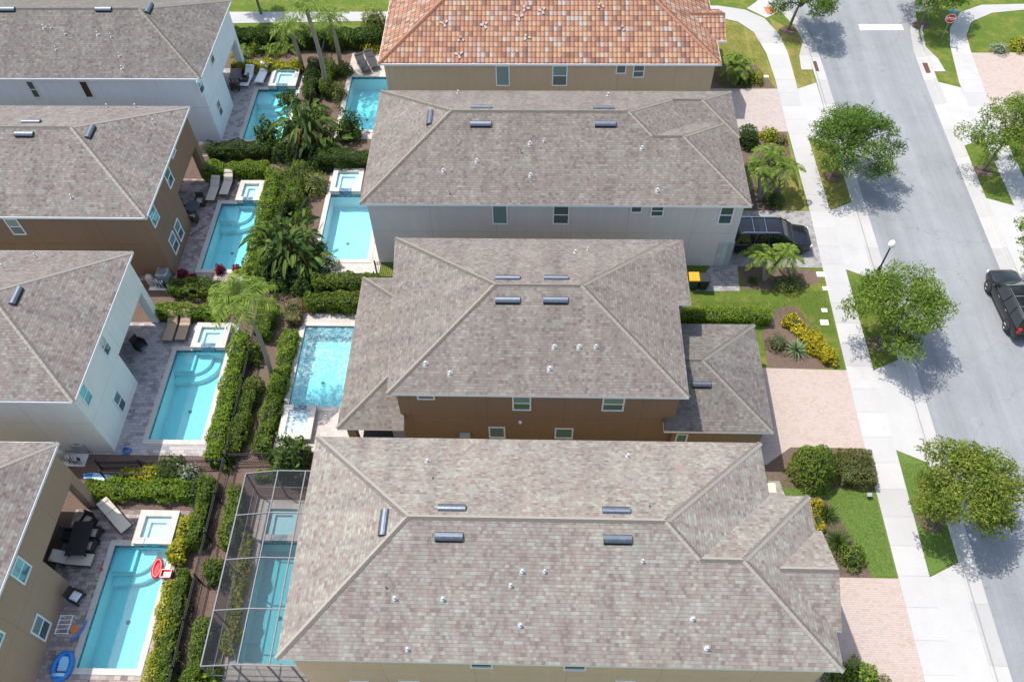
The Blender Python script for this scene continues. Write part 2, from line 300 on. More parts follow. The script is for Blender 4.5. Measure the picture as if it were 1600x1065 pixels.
leaf('leaf_hedge_worn', (0.06, 0.06, 0.02, 1), (0.12, 0.14, 0.035, 1), (0.24, 0.21, 0.08, 1)); leaf('leaf_turf', (0.074, 0.113, 0.022, 1), (0.180, 0.235, 0.050, 1), (0.297, 0.291, 0.090, 1)); leaf('leaf_turf_dry', (0.12, 0.15, 0.03, 1), (0.24, 0.24, 0.055, 1), (0.36, 0.30, 0.10, 1))
simple('bark', (0.14, 0.115, 0.09, 1), 0.9, var=0.4, scale=9); simple('bark_palm', (0.27, 0.235, 0.19, 1), 0.9, var=0.35, scale=7)
simple('hedge_core', (0.022, 0.035, 0.009, 1), 0.95, var=0.4, scale=5)
simple('fence_black', (0.02, 0.021, 0.024, 1), 0.6, spec=.2); simple('cage_bronze', (0.12, 0.127, 0.14, 1), 0.5, var=0.05, spec=.3)
def screen():
    t = NT('screen_mesh'); tr = t.n('BsdfTransparent', {'Color': (0.80, 0.81, 0.82, 1)}); d = t.n('BsdfDiffuse', {'Color': (0.05, 0.053, 0.06, 1)})
    mx = t.n('MixShader', {0: 0.26, 1: tr.outputs[0], 2: d.outputs[0]}); t.t.links.new(mx.outputs[0], t.out.inputs[0]); M['screen_mesh'] = t.m
screen()
def paint(name, rgb):
    t = NT(name); M[name] = t.pbr(t.mix(t.noise(t.n('TexCoord').outputs['Object'], 2.0, 3), sc(rgb, 0.85), sc(rgb, 1.1)), 0.35, 0.0, spec=0.4, Coat_Weight=0.5, Coat_Roughness=0.05)
paint('car_black', (0.004, 0.0045, 0.006)); paint('car_charcoal', (0.008, 0.009, 0.011))
def plain_glass():
    t = NT('car_glass'); M['car_glass'] = t.pbr((0.01, 0.014, 0.018, 1), 0.03, spec=0.9, Coat_Weight=0.5)
plain_glass()
simple('tyre', (0.016, 0.016, 0.017, 1), 0.85); simple('red_lens', (0.45, 0.01, 0.012, 1), 0.2); simple('clear_lens', (0.6, 0.62, 0.65, 1), 0.15); simple('black_plastic', (0.014, 0.014, 0.015, 1), 0.55)
simple('chrome', (0.6, 0.61, 0.63, 1), 0.15, 1.0)
simple('sling_white', (0.70, 0.71, 0.73, 1), 0.7, var=0.05); simple('sling_beige', (0.50, 0.44, 0.36, 1), 0.8, var=0.06); simple('sling_tan', (0.33, 0.235, 0.165, 1), 0.8, var=0.06); simple('sling_dark', (0.022, 0.023, 0.027, 1), 0.7)
simple('wicker', (0.018, 0.014, 0.012, 1), 0.8, var=0.5, scale=30); simple('frame_bronze', (0.05, 0.04, 0.034, 1), 0.5)
simple('table_glass', (0.10, 0.12, 0.12, 1), 0.08)
simple('bin_green', (0.012, 0.055, 0.04, 1), 0.5); simple('bin_yellow', (0.75, 0.30, 0.01, 1), 0.45); simple('bin_black', (0.014, 0.015, 0.016, 1), 0.5)
simple('float_blue', (0.01, 0.16, 0.50, 1), 0.3); simple('float_pale', (0.30, 0.55, 0.72, 1), 0.3); simple('toy_red', (0.62, 0.012, 0.015, 1), 0.35); simple('toy_green', (0.2, 0.5, 0.1, 1), 0.4); simple('toy_orange', (0.7, 0.2, 0.05, 1), 0.4)
simple('sign_red', (0.55, 0.015, 0.02, 1), 0.4, var=0.05); simple('sign_blue', (0.02, 0.16, 0.5, 1), 0.4, var=0.05); simple('sign_white', (0.8, 0.8, 0.8, 1), 0.4, var=0.03); simple('steel_post', (0.25, 0.26, 0.27, 1), 0.45, 0.6)
simple('lamp_black', (0.014, 0.014, 0.015, 1), 0.45); simple('lamp_globe', (0.8, 0.8, 0.78, 1), 0.35, var=0.03)
simple('plate_white', (0.66, 0.64, 0.6, 1), 0.7); simple('iron_rust', (0.10, 0.045, 0.03, 1), 0.8, var=0.4, scale=14)
simple('road_paint', (0.74, 0.74, 0.72, 1), 0.7, var=0.1, scale=6); simple('unit_grey', (0.35, 0.36, 0.37, 1), 0.5); simple('box_green', (0.10, 0.2, 0.13, 1), 0.5)
simple('hose_blue', (0.03, 0.17, 0.5, 1), 0.5); simple('tank_beige', (0.5, 0.46, 0.38, 1), 0.5); simple('door_pad', (0.42, 0.13, 0.06, 1), 0.8)
paver('ledgestone', [S(160, 162, 164), S(196, 200, 202), S(222, 226, 228), S(178, 172, 166)], S(110, 110, 110), 0.34, 0.11, k=0.75)

# ------------------------------------------------------------------ mesh builder
class MB:
    def __init__(s): s.v = []; s.f = []; s.uv = []; s.has_uv = False
    def add(s, vs, fs):
        o = len(s.v); s.v += [tuple(map(float, v)) for v in vs]; s.f += [tuple(i+o for i in f) for f in fs]; s.uv += [None]*len(fs)
    def face(s, pts, uv=None):
        o = len(s.v); s.v += [tuple(map(float, p)) for p in pts]; s.f.append(tuple(range(o, o+len(pts)))); s.uv.append(uv)
        if uv: s.has_uv = True
    def box(s, x0, x1, y0, y1, z0, z1):
        s.add([(x0,y0,z0),(x1,y0,z0),(x1,y1,z0),(x0,y1,z0),(x0,y0,z1),(x1,y0,z1),(x1,y1,z1),(x0,y1,z1)], [(0,3,2,1),(4,5,6,7),(0,1,5,4),(1,2,6,5),(2,3,7,6),(3,0,4,7)])
    def obox(s, c, sx, sy, sz, m):
        pts = [(-1,-1,-1),(1,-1,-1),(1,1,-1),(-1,1,-1),(-1,-1,1),(1,-1,1),(1,1,1),(-1,1,1)]
        s.add([Vector(c)+m@Vector((p[0]*sx/2, p[1]*sy/2, p[2]*sz/2)) for p in pts], [(0,3,2,1),(4,5,6,7),(0,1,5,4),(1,2,6,5),(2,3,7,6),(3,0,4,7)])
    def prism(s, pts, z0, z1, cap0=True):
        n = len(pts); s.add([(p[0],p[1],z0) for p in pts]+[(p[0],p[1],z1) for p in pts], [tuple(range(n, 2*n))]+([tuple(reversed(range(n)))] if cap0 else [])+[(i,(i+1)%n,n+(i+1)%n,n+i) for i in range(n)])
    def sheet(s, pts, z): s.face([(p[0], p[1], z) for p in pts])
    def tube(s, pts, rads, n=8, cap=True):
        pts = [Vector(p) for p in pts]; rads = rads if hasattr(rads, '__len__') else [rads]*len(pts)
        vs = []; up = Vector((0.13, 0.21, 1)).normalized()
        for i, p in enumerate(pts):
            d = (pts[min(i+1, len(pts)-1)]-pts[max(i-1, 0)]).normalized()
            a = d.cross(up)
            if a.length < 0.05: a = d.cross(Vector((1, 0.2, 0)))
            a.normalize(); b = d.cross(a)
            for k in range(n):
                t = 2*math.pi*k/n; vs.append(p+(a*math.cos(t)+b*math.sin(t))*rads[i])
        fs = [(i*n+k, i*n+(k+1)%n, (i+1)*n+(k+1)%n, (i+1)*n+k) for i in range(len(pts)-1) for k in range(n)]
        if cap: fs += [tuple(reversed(range(n))), tuple(range((len(pts)-1)*n, len(pts)*n))]
        s.add(vs, fs)
    def lathe(s, prof, c, n=16):
        vs = [(c[0]+r*math.cos(2*math.pi*k/n), c[1]+r*math.sin(2*math.pi*k/n), c[2]+z) for r, z in prof for k in range(n)]
        fs = [(i*n+k, i*n+(k+1)%n, (i+1)*n+(k+1)%n, (i+1)*n+k) for i in range(len(prof)-1) for k in range(n)]
        fs += [tuple(reversed(range(n))), tuple(range((len(prof)-1)*n, len(prof)*n))]
        s.add(vs, fs)
    def build(s, name, mat, parent=None, origin=None, local=False, smooth=False, bevel=0.0, subsurf=0):
        o = Vector((0, 0, 0)) if local else (Vector(origin) if origin is not None else (wloc(parent) if parent else Vector((0, 0, 0))))
        me = bpy.data.meshes.new(name); me.from_pydata([(v[0]-o.x, v[1]-o.y, v[2]-o.z) for v in s.v], [], s.f)
        if s.has_uv:
            ul = me.uv_layers.new(name='UVMap')
            for p, uv in zip(me.polygons, s.uv):
                if uv:
                    for li, c in zip(p.loop_indices, uv): ul.data[li].uv = c
        me.materials.append(mat if not isinstance(mat, str) else M[mat])
        if smooth: me.shade_smooth()
        ob = bpy.data.objects.new(name, me); COL.objects.link(ob)
        if parent is not None: ob.parent = parent
        elif origin is not None: ob.location = o
        if bevel:
            b = ob.modifiers.new('bevel', 'BEVEL'); b.width = bevel; b.segments = 2; b.limit_method = 'ANGLE'
        if subsurf:
            b = ob.modifiers.new('subsurf', 'SUBSURF'); b.levels = b.render_levels = subsurf
        return ob
def wloc(o):
    l = Vector((0, 0, 0))
    while o is not None: l += o.location; o = o.parent
    return l
def tag(o, label=None, cat=None, group=None, kind=None):
    if label: o['label'] = label
    if cat: o['category'] = cat
    if group: o['group'] = group
    if kind: o['kind'] = kind
    return o
def thing(name, loc, label, cat, group=None, rz=0.0):
    o = bpy.data.objects.new(name, None); o.empty_display_size = 0.3; COL.objects.link(o); o.location = loc; o.rotation_euler = (0, 0, rz)
    return tag(o, label, cat, group)
def copy_tree(o, parent=None):
    c = o.copy(); COL.objects.link(c)
    if parent is not None: c.parent = parent
    for ch in list(o.children): copy_tree(ch, c)
    return c
def struct(mb, name, mat, **kw): return tag(mb.build(name, mat, **kw), kind='structure')

# ------------------------------------------------------------------ ground, road, kerbs, walks, drives
# pool rectangles (x0, x1, y0, y1)
POOLS = {'L0': (-22.2, -19.2, 10.65, 16.9), 'L1': (-22.25, -19.15, 23.3, 29.6), 'L2': (-22.4, -19.6, 36.2, 42.35), 'L3': (-22.4, -19.35, 49.2, 55.15),
         'R0': (-14.45, -11.3, 11.05, 17.2), 'R1': (-14.55, -11.35, 25.65, 31.6), 'R2': (-14.75, -11.35, 37.2, 43.3), 'R3': (-15.1, -11.7, 50.3, 56.8)}
ROAD_L, ROAD_R = 21.95, 31.0
def holed(rects, X0, X1, Y0, Y1, mb, z, strips=()):
    xs = sorted({X0, X1, *[c for r in rects for c in r[:2] if X0 < c < X1]}); ys = sorted({Y0, Y1, *[c for r in rects for c in r[2:] if Y0 < c < Y1]})
    for i in range(len(xs)-1):
        for j in range(len(ys)-1):
            cx, cy = (xs[i]+xs[i+1])/2, (ys[j]+ys[j+1])/2
            if any(r[0] < cx < r[1] and r[2] < cy < r[3] for r in rects): continue
            mb.face([(xs[i], ys[j], z), (xs[i+1], ys[j], z), (xs[i+1], ys[j+1], z), (xs[i], ys[j+1], z)])
PR = [(x0-.06, x1+.06, y0-.06, y1+.06) for x0, x1, y0, y1 in POOLS.values()]
KL = [(21.85, -60), (21.85, 10), (21.88, 30), (21.9, 45), (22.0, 57), (21.95, 61), (21.6, 63.5), (20.8, 65.7), (19.2, 67.5), (16.0, 68.9)]
KR = [(31.15, -60), (31.2, 30), (31.3, 45), (31.5, 57), (31.65, 60.5), (32.05, 63.2), (32.8, 65.2), (34.3, 67.3), (37, 68.8)]
g = MB(); holed(PR, -900, 16, -900, 900, g, 0.0); holed([], 37, 900, -900, 900, g, 0.0); holed([], 16, 37, 79, 900, g, 0.0)
g.face([(16, -900, 0), (21.9, -900, 0)]+[(x+.05, y, 0) for x, y in KL[:-1]]+[(16, 68.9, 0)]); g.face([(31.1, -900, 0), (37, -900, 0), (37, 68.8, 0)]+[(x-.05, y, 0) for x, y in KR[-2::-1]])
struct(g, 'ground', 'grass_mix')
def lawn(pts, mat, z=0.004):
    m = MB(); m.sheet(pts, z); return struct(m, 'lawn', mat)
# lawns of their own colour
lawn([(12.7, 16.2), (18.66, 16.0), (18.5, 22.3), (11.2, 22.3)], 'grass_green')
lawn([P(1085, 455), P(1240, 452), P(1292, 437), P(1322, 578), P(1240, 560), P(1205, 500), P(1070, 500)], 'grass_mix')
lawn([(20.25, 16.1), (21.9, 17.0), (21.9, 22.4), (20.25, 23.3)], 'grass_green')
lawn([(20.2, 28.8), (21.9, 29.0), (21.9, 35.2), (20.2, 36.5)], 'grass_mix')
lawn([(20.2, 42.1), (21.9, 43.1), (21.9, 48.8), (20.2, 49.6)], 'grass_dry')
lawn([(20.3, 55.5), (21.9, 56.2), (22.0, 62.5), (19.6, 65.0)], 'grass_dry')
lawn([(14.0, 42.2), (18.7, 42.1), (18.7, 50.2), (15.2, 50.2)], 'grass_dry')
lawn([(13.8, 55.6), (18.75, 55.4), (18.7, 58.0), (18.1, 62.7), (16.9, 64.3), (15, 65.1), (13.8, 65.2)], 'grass_dry')
lawn([(31.4, 50.0), (33, 49.0), (33.0, 56.0), (31.4, 56.2)][::1] if False else [(31.5, 56.6), (33.0, 55.8), (33.8, 61.0), (34.4, 63.6), (34.0, 66), (32.2, 66), (31.6, 62.5)], 'grass_mix')
lawn([(35.0, 60.3), (60, 60.3), (60, 65.2), (39, 65.0), (36.4, 64.1), (35.4, 62.3)], 'grass_mix')
lawn([(31.5, 44.4), (33.0, 43.6), (33.0, 48.6), (31.5, 49.0)], 'grass_mix')
# mulch beds
def bed(pts, z=0.009):
    m = MB(); m.sheet(pts, z); return struct(m, 'mulch_bed', 'mulch')
bm_ = MB(); holed(PR, -19.5, -11.0, 5.0, 60.5, bm_, 0.006); struct(bm_, 'mulch_bed', 'mulch')
bm_ = MB(); holed(PR, -27.5, -19.5, 5.0, 60.5, bm_, 0.006); struct(bm_, 'mulch_bed', 'mulch')
bed([P(1190, 520), P(1215, 480), P(1245, 478), P(1312, 572), P(1240, 579), P(1200, 572)])
bed([P(1155, 415), P(1270, 422), P(1284, 440), P(1240, 455), P(1160, 452)])
bed([P(1192, 700), P(1365, 694), P(1372, 764), P(1225, 762), P(1192, 742)])
bed([P(1262, 776), P(1290, 776), P(1330, 840), P(1365, 902), P(1300, 904)])
bed([P(1150, 200), P(1228, 205), P(1238, 255), P(1215, 330), P(1165, 330)])
bed([P(1110, 100), P(1180, 100), P(1212, 138), P(1105, 138)])
bed([P(1300, 1052), P(1390, 1055), P(1440, 1090), P(1300, 1090)])
for px, py in ((1302, 277), (1374, 538), (1455, 815), (1232, 48), (1440, 40), (1535, 268), (1478, 795)):
    x, y = P(px, py); bed([(x+0.75*(1+0.15*math.sin(3*a))*math.cos(a), y+0.6*math.sin(a)) for a in [k*math.pi/9 for k in range(18)]], 0.012)
# road
m = MB(); m.sheet([(21.8, -900), (31.6, -900), (31.6, 57), (37.2, 69), (37.2, 79), (15.8, 79), (15.8, 69), (22.2, 57), (21.8, 57)], -0.118)
m.sheet([(-300, 69.5), (15.8, 69.5), (15.8, 78.5), (-300, 78.5)], 0.015); m.sheet([(37.2, 69.5), (300, 69.5), (300, 78.5), (37.2, 78.5)], 0.015)
struct(m, 'road', 'asphalt')
m = MB(); x0, y0 = P(1344, 47, -.1); x1, y1 = P(1416, 38, -.1); m.sheet([(x0, y0), (30.6, y0+.02), (30.6, y1), (x0+.05, y1)], -0.114); struct(m, 'stop_line', 'road_paint')
def kerb(path, side):
    """rolled kerb and gutter swept along a path; side +1 = gutter towards +x"""
    prof = [(0.0, -0.2), (0.0, 0.03), (0.14, 0.035), (0.17, 0.02), (0.24, -0.07), (0.30, -0.095), (0.62, -0.108), (0.95, -0.112), (0.95, -0.2)]
    m = MB(); P_ = [Vector((x, y, 0)) for x, y in path]; vs = []
    for i, p in enumerate(P_):
        d = (P_[min(i+1, len(P_)-1)]-P_[max(i-1, 0)]).normalized(); nrm = Vector((d.y, -d.x, 0))*side
        vs += [p+nrm*a+Vector((0, 0, b)) for a, b in prof]
    k = len(prof); m.add(vs, [(i*k+j, i*k+j+1, (i+1)*k+j+1, (i+1)*k+j) for i in range(len(P_)-1) for j in range(k-1)])
    return struct(m, 'kerb', 'concrete_kerb')
kerb([(21.85, -900)]+KL+[(8, 69.3), (-60, 69.3)], 1)
kerb([(31.15, -900)]+KR+[(60, 69.2)], -1)
# sidewalks
L_in = [(18.65, 2), (18.62, 12), (18.55, 23), (18.68, 34), (18.85, 42), (18.75, 50), (18.78, 56.5), (18.6, 60), (18.0, 62.9), (16.9, 64.4), (15.2, 65.1), (11, 65.3), (-6, 64.9), (-14, 64.55), (-30, 64.1)]
L_out = [(-30, 65.9), (-14, 65.9), (-6, 66.3), (11, 66.9), (15.5, 66.8), (17.7, 66.2), (19.2, 64.9), (20.05, 62.6), (20.35, 60), (20.35, 56), (20.12, 50), (20.25, 42), (20.2, 34), (20.25, 23), (20.15, 12), (20.15, 2)]
def slab(pts, name, mat, z0=-0.1, z1=0.03):
    m = MB(); m.prism(pts, z0, z1, False); return struct(m, name, mat)
slab(L_out+L_in, 'sidewalk', 'concrete_walk')
slab([(17.9, 66.4), (19.35, 65.0), (21.2, 66.3), (19.6, 68.2)], 'sidewalk_ramp', 'concrete_apron', z1=0.026)
m = MB(); m.sheet([P(1193, 12), P(1208, 10), P(1213, 22), P(1199, 23)], 0.032); struct(m, 'ramp_pad', 'door_pad')
R_in = [(33.0, 2), (33.0, 44), (33.0, 53), (33.1, 56.3), (33.75, 61.2), (34.4, 63.5), (35.9, 65.8), (38, 66.9), (60, 67.8)]
R_out = [(60, 66.3), (41.5, 66.2), (38.5, 65.7), (36.4, 64.4), (35.45, 62.5), (35.15, 60), (34.6, 53), (34.55, 44), (34.5, 2)]
slab(R_out+R_in, 'sidewalk', 'concrete_walk')
def apron(ya, yb, xs, xk, fl):
    xk += .1 if xk < 25 else -.08
    m = MB(); s = 1 if xk > xs else -1
    m.add([(xs, ya, .024), (xs, yb, .024), (xk, yb+fl, .012), (xk, ya-fl, .012), (xs, ya, -.1), (xs, yb, -.1), (xk, yb+fl, -.15), (xk, ya-fl, -.15)], [(0, 1, 2, 3), (0, 1, 5, 4), (1, 2, 6, 5), (2, 3, 7, 6), (3, 0, 4, 7)])
    struct(m, 'driveway_apron', 'concrete_apron')
for a, b in ((10.0, 15.95), (23.4, 28.65), (36.75, 42.0), (49.7, 55.3)): apron(a, b, 20.1, 21.84, 0.9)
for a, b in ((49.6, 55.6), (36.5, 42.6)): apron(a, b, 33.05, 31.36, 0.8)
def drive(pts, mat): slab(pts, 'driveway', mat, -0.05, 0.022)
drive([(11.2, 9.4), (18.9, 9.4), (18.9, 15.9), (12.6, 15.9)], 'paver_pink')
drive([(12.0, 22.3), (12.9, 22.3), (14.4, 23.4), (18.9, 23.4), (18.9, 28.7), (13.4, 28.8), (13.1, 29.8), (12.0, 29.8)], 'paver_pink')
drive([(12.6, 36.9), (18.95, 36.8), (18.95, 42.0), (12.6, 42.0)], 'paver_grey')
drive([(12.5, 50.3), (18.95, 50.3), (18.95, 55.4), (12.5, 55.4)], 'paver_plain')
drive([(34.3, 50.8), (34.3, 53), (34.9, 60.1), (48, 60.2), (48, 50.8)], 'paver_pink')
drive([(34.3, 37.0), (48, 37.0), (48, 43.0), (34.3, 43.0)], 'paver_pink')
slab([P(1098, 446), P(1100, 430), P(1135, 375), P(1158, 380), P(1152, 415), P(1156, 455), P(1085, 455)], 'path', 'paver_grey', -0.05, 0.026)
slab([(10.6, 19.0), (11.75, 19.0), (11.75, 22.3), (10.6, 22.3)], 'path', 'paver_pink', -0.05, 0.016)

# ------------------------------------------------------------------ roofs and houses
class Roof:
    def __init__(s): s.mb = MB(); s.caps = []; s.planes = {}
    def face(s, pts, axis):
        """axis 'x': eave runs along x; 'y': along y. v is measured up the slope."""
        pts = [Vector(p) for p in pts]; n = (pts[1]-pts[0]).cross(pts[2]-pts[0]).normalized()
        if n.z < 0: pts.reverse(); n = -n
        k = math.sqrt(1-n.z**2)/max(n.z, 1e-6); f = math.sqrt(1+k*k)
        if axis == 'x': uv = [(p.x+200, (p.y*math.copysign(1, -n.y))*f+400.07) for p in pts]
        else: uv = [(p.y+300, (p.x*math.copysign(1, -n.x))*f+400.03) for p in pts]
        s.mb.face(pts, uv)
    def hip(s, x0, x1, y0, y1, z, p, nw=0.0):
        h = (y1-y0)/2; ym = (y0+y1)/2; zr = z+h*p; a, b = x0+h, x1-h
        R0, R1 = (a, ym, zr), (b, ym, zr)
        s.face([(x0, y0, z), (x1, y0, z), R1, R0], 'x'); s.face([(x1, y1, z), (x0+nw, y1, z), R0, R1], 'x')
        s.face([(x0+nw, y1, z), (x0, y0, z), R0], 'y'); s.face([(x1, y0, z), (x1, y1, z), R1], 'y')
        s.caps += [((x0, y0, z), R0), ((x0+nw, y1, z), R0), ((x1, y0, z), R1), ((x1, y1, z), R1), (R0, R1)]
        s.planes['S'] = ((x0, y0, z), (0, -p, 1)); s.planes['N'] = ((x0, y1, z), (0, p, 1)); s.planes['E'] = ((x1, y0, z), (p, 0, 1)); s.planes['W'] = ((x0, y0, z), (-p, 0, 1))
    def wing(s, xa, x1, y0, y1, z, p, end='hip', caps=('S', 'N'), ridge=True):
        """a hip or gable wing growing out of the slope whose eave is x = xa"""
        sg = 1 if x1 > xa else -1; h = (y1-y0)/2; ym = (y0+y1)/2; zr = z+h*p
        e = x1-sg*h if end == 'hip' else x1; b = xa-sg*h
        s.face([(xa, y0, z), (x1, y0, z), (e, ym, zr), (b, ym, zr)], 'x'); s.face([(xa, y1, z), (x1, y1, z), (e, ym, zr), (b, ym, zr)], 'x')
        if end == 'hip':
            s.face([(x1, y0, z), (x1, y1, z), (e, ym, zr)], 'y')
            if 'S' in caps: s.caps.append(((x1, y0, z), (e, ym, zr)))
            if 'N' in caps: s.caps.append(((x1, y1, z), (e, ym, zr)))
        if ridge: s.caps.append(((b, ym, zr), (e, ym, zr)))
    def build(s, parent, mat, capmat, w=0.28):
        r = s.mb.build('roof', mat, parent)
        if s.caps:
            for a, b in s.caps:
                c = MB()
                a, b = Vector(a), Vector(b); d = (b-a); L = d.length; d.normalize(); side = d.cross(Vector((0, 0, 1))).normalized()
                n = max(1, int(L/0.33)); dr = Vector((0, 0, -0.10 if abs(d.z) < .01 else -0.06))
                for i in range(n):
                    p, q = a+d*(L*i/n), a+d*(L*(i+1)/n); lift0, lift1 = Vector((0, 0, 0.036)), Vector((0, 0, 0.026))
                    o = [p+side*w/2+dr+lift0, p+lift0*1.1, p-side*w/2+dr+lift0, q+side*w/2+dr+lift1, q+lift1*1.1, q-side*w/2+dr+lift1]
                    c.add(o, [(0, 1, 4, 3), (1, 2, 5, 4), (0, 3, 4, 1), (2, 1, 4, 5), (0, 2, 1), (3, 4, 5)])
                c.build('ridge_cap', capmat, r)
        return r
def fascia(parent, outline, z, drop=0.16, mat='white_trim', soffit=True, out=.02):
    """white drip edge and gutter round the eaves plus the closed soffit"""
    m = MB(); n = len(outline); area = sum(outline[i][0]*outline[(i+1)%n][1]-outline[(i+1)%n][0]*outline[i][1] for i in range(n))
    pts = outline if area > 0 else outline[::-1]; outer = []
    for i in range(n):
        a, b, c = [Vector((*pts[k % n], 0)) for k in (i-1, i, i+1)]
        d1, d2 = (b-a).normalized(), (c-b).normalized(); n1, n2 = Vector((d1.y, -d1.x, 0)), Vector((d2.y, -d2.x, 0)); outer.append(b+(n1+n2)*out)
    vs = []
    for i in range(n): vs += [(pts[i][0], pts[i][1], z-.004), (outer[i].x, outer[i].y, z-.012), (outer[i].x, outer[i].y, z-drop), (pts[i][0], pts[i][1], z-drop)]
    fs = []
    for i in range(n):
        j = (i+1) % n
        fs += [(i*4+k, i*4+(k+1) % 4, j*4+(k+1) % 4, j*4+k) for k in range(4)]
    m.add(vs, fs); f = m.build('gutter', mat, parent)
    if soffit:
        q = MB(); q.face([(p[0], p[1], z-.12) for p in reversed(pts)]); q.build('soffit', 'soffit_white', parent)
    return f
def window_s(parent, x0, x1, z0, z1, Y, panes=2, mats=('glass_blind', 'glass_dark')):
    """window in a wall that faces -y, standing 45 mm proud of it"""
    fw = 0.085; m = MB(); ya, yb = Y-.05, Y-.002
    m.box(x0, x1, ya, yb, z1-fw, z1); m.box(x0, x1, ya-.02, yb, z0, z0+fw); m.box(x0, x0+fw, ya, yb, z0+fw, z1-fw); m.box(x1-fw, x1, ya, yb, z0+fw, z1-fw)
    zm = (z0+z1)/2
    if panes == 2: m.box(x0+fw, x1-fw, ya+.005, yb, zm-.035, zm+.035)
    w = m.build('window', 'white_vinyl', parent, bevel=0.008)
    segs = [(z0+fw, zm-.035, mats[1]), (zm+.035, z1-fw, mats[0])] if panes == 2 else [(z0+fw, z1-fw, mats[0])]
    for a, b, mt in segs:
        q = MB(); q.box(x0+fw, x1-fw, Y-.022, Y-.003, a, b); q.build('pane', mt, w)
def window_e(parent, y0, y1, z0, z1, X, mats=('glass_blind', 'glass_dark')):
    fw = 0.085; m = MB(); xa, xb = X+.002, X+.05; zm = (z0+z1)/2
    m.box(xa, xb, y0, y1, z1-fw, z1); m.box(xa, xb+.02, y0, y1, z0, z0+fw); m.box(xa, xb, y0, y0+fw, z0+fw, z1-fw); m.box(xa, xb, y1-fw, y1, z0+fw, z1-fw); m.box(xa, xb-.005, y0+fw, y1-fw, zm-.035, zm+.035)
    w = m.build('window', 'white_vinyl', parent, bevel=0.008)
    for a, b, mt in [(z0+fw, zm-.035, mats[1]), (zm+.035, z1-fw, mats[0])]:
        q = MB(); q.box(X+.003, X+.022, y0+fw, y1-fw, a, b); q.build('pane', mt, w)
def vent(roof, plane, px, py, along, L=1.15, W=0.36, mat='galvanised'):
    """off-ridge vent: a curved sheet-metal hood open on its downhill side"""
    n = Vector(plane[1]).normalized(); c = Vector(on_plane(px, py, Vector(plane[0])+n*.1, n)); c -= n*.1
    u = Vector((1, 0, 0)) if along == 'x' else Vector((0, 1, 0)); v = n.cross(u).normalized()
    if v.z < 0: v = -v
    m = MB(); K = 7; vs = []
    for sgn in (-1, 1):
        for k in range(K):
            a = math.pi*(0.06+0.90*k/(K-1)); vs.append(c+u*sgn*L/2+v*(-math.cos(a))*W/2+n*(math.sin(a)*0.15+0.03))
        vs.append(c+u*sgn*L/2+v*W/2); vs.append(c+u*sgn*L/2-v*W*0.42)
    T = K+2; m.add(vs, [(k, k+1, T+k+1, T+k) for k in range(K)]+[tuple(range(T)), tuple(reversed(range(T, 2*T)))])
    fl = [c+u*a*L*.6+v*b*W*.8+n*.012 for a, b in ((-1, -.8), (1, -.8), (1, 1), (-1, 1))]; 
    o = m.build('roof_vent', mat, roof)
    h = MB(); a = [c+u*s*L*.485-v*W*.425+n*z for s, z in ((-1, .014), (1, .014), (1, .085), (-1, .085))]; h.face([p-v*.03 for p in a]); h.face([p+v*.0-n*0 for p in [c-u*L*.49-v*W*.6+n*.016, c+u*L*.49-v*W*.6+n*.016, c+u*L*.49-v*W*.42+n*.016, c-u*L*.49-v*W*.42+n*.016]]); h.build('vent_opening', 'vent_hole', roof)
def pipe(roof, plane, px, py, r=0.05, h=0.28, mat='pipe_white'):
    r *= .8
    n = Vector(plane[1]).normalized(); c = Vector(on_plane(px, py, plane[0], n))
    m = MB(); m.tube([c-Vector((0, 0, .05)), c+Vector((0, 0, h)), c+Vector((0, 0, h+.01))], [r, r, r*.8], 10)
    m.tube([c, c+n*.03, c+n*.1], [r*1.9, r*1.5, r*1.05], 10)
    u = Vector((1, 0, 0)) if abs(n.y) > abs(n.x) else Vector((0, 1, 0)); v = n.cross(u).normalized()
    q = MB(); q.face([c+u*a*r*2.6+v*b*r*3+n*.014 for a, b in ((-1, -1), (1, -1), (1, 1), (-1, 1))]); q.build('flashing', 'lead_pale', roof)
    m.build('vent_pipe', mat, roof)

ZE, PT = 5.8, 0.49
def l_house(key, label, y0, y1, wallmat, roofmat, cap, pt, notch):
    """left row: big hip block, eave line at x = -23.65, covered patio cut out of its north-east corner"""
    xe = -23.66; x0 = -46.0
    h = thing('house', (-30, (y0+y1)/2, 0), label, 'house')
    a, b, wx = y0+.32, y1-.32, xe-.3
    m = MB(); m.box(x0+.3, wx, a, b, 3.0, ZE-.1); m.prism([(x0+.3, a), (wx, a), (wx, notch), (wx-4.2, notch), (wx-4.2, b), (x0+.3, b)], -.1, 3.0)
    m.build('wall', wallmat, h)
    c = MB(); c.box(wx-.5, wx-.003, b-.5, b-.003, -.1, 2.996); c.build('column', wallmat, h)
    d = MB(); d.box(wx-4.19, wx-4.14, notch+.6, b-.8, 0.05, 2.35); d.build('sliding_door', 'glass_dark', h)
    fc = MB(); fc.box(wx-4.1, wx-.02, notch+.02, b-.02, 2.965, 2.992); fc.build('patio_ceiling', 'ceiling_dark', h)
    r = Roof(); r.hip(x0, xe, y0, y1, ZE, pt); ro = r.build(h, roofmat, cap)
    fascia(h, [(x0, y0), (xe, y0), (xe, y1), (x0, y1)], ZE)
    return h, ro, r.planes, wx, a
def wins_e(h, wx, lst, mats=('glass_blind', 'glass_dark')):
    for (sx, sy), (nx, ny) in lst:
        ya, za = on_x(sx, sy, wx); yb, zb = on_x(nx, ny, wx); window_e(h, ya, yb, zb, min(za, ZE-.14), wx, mats)
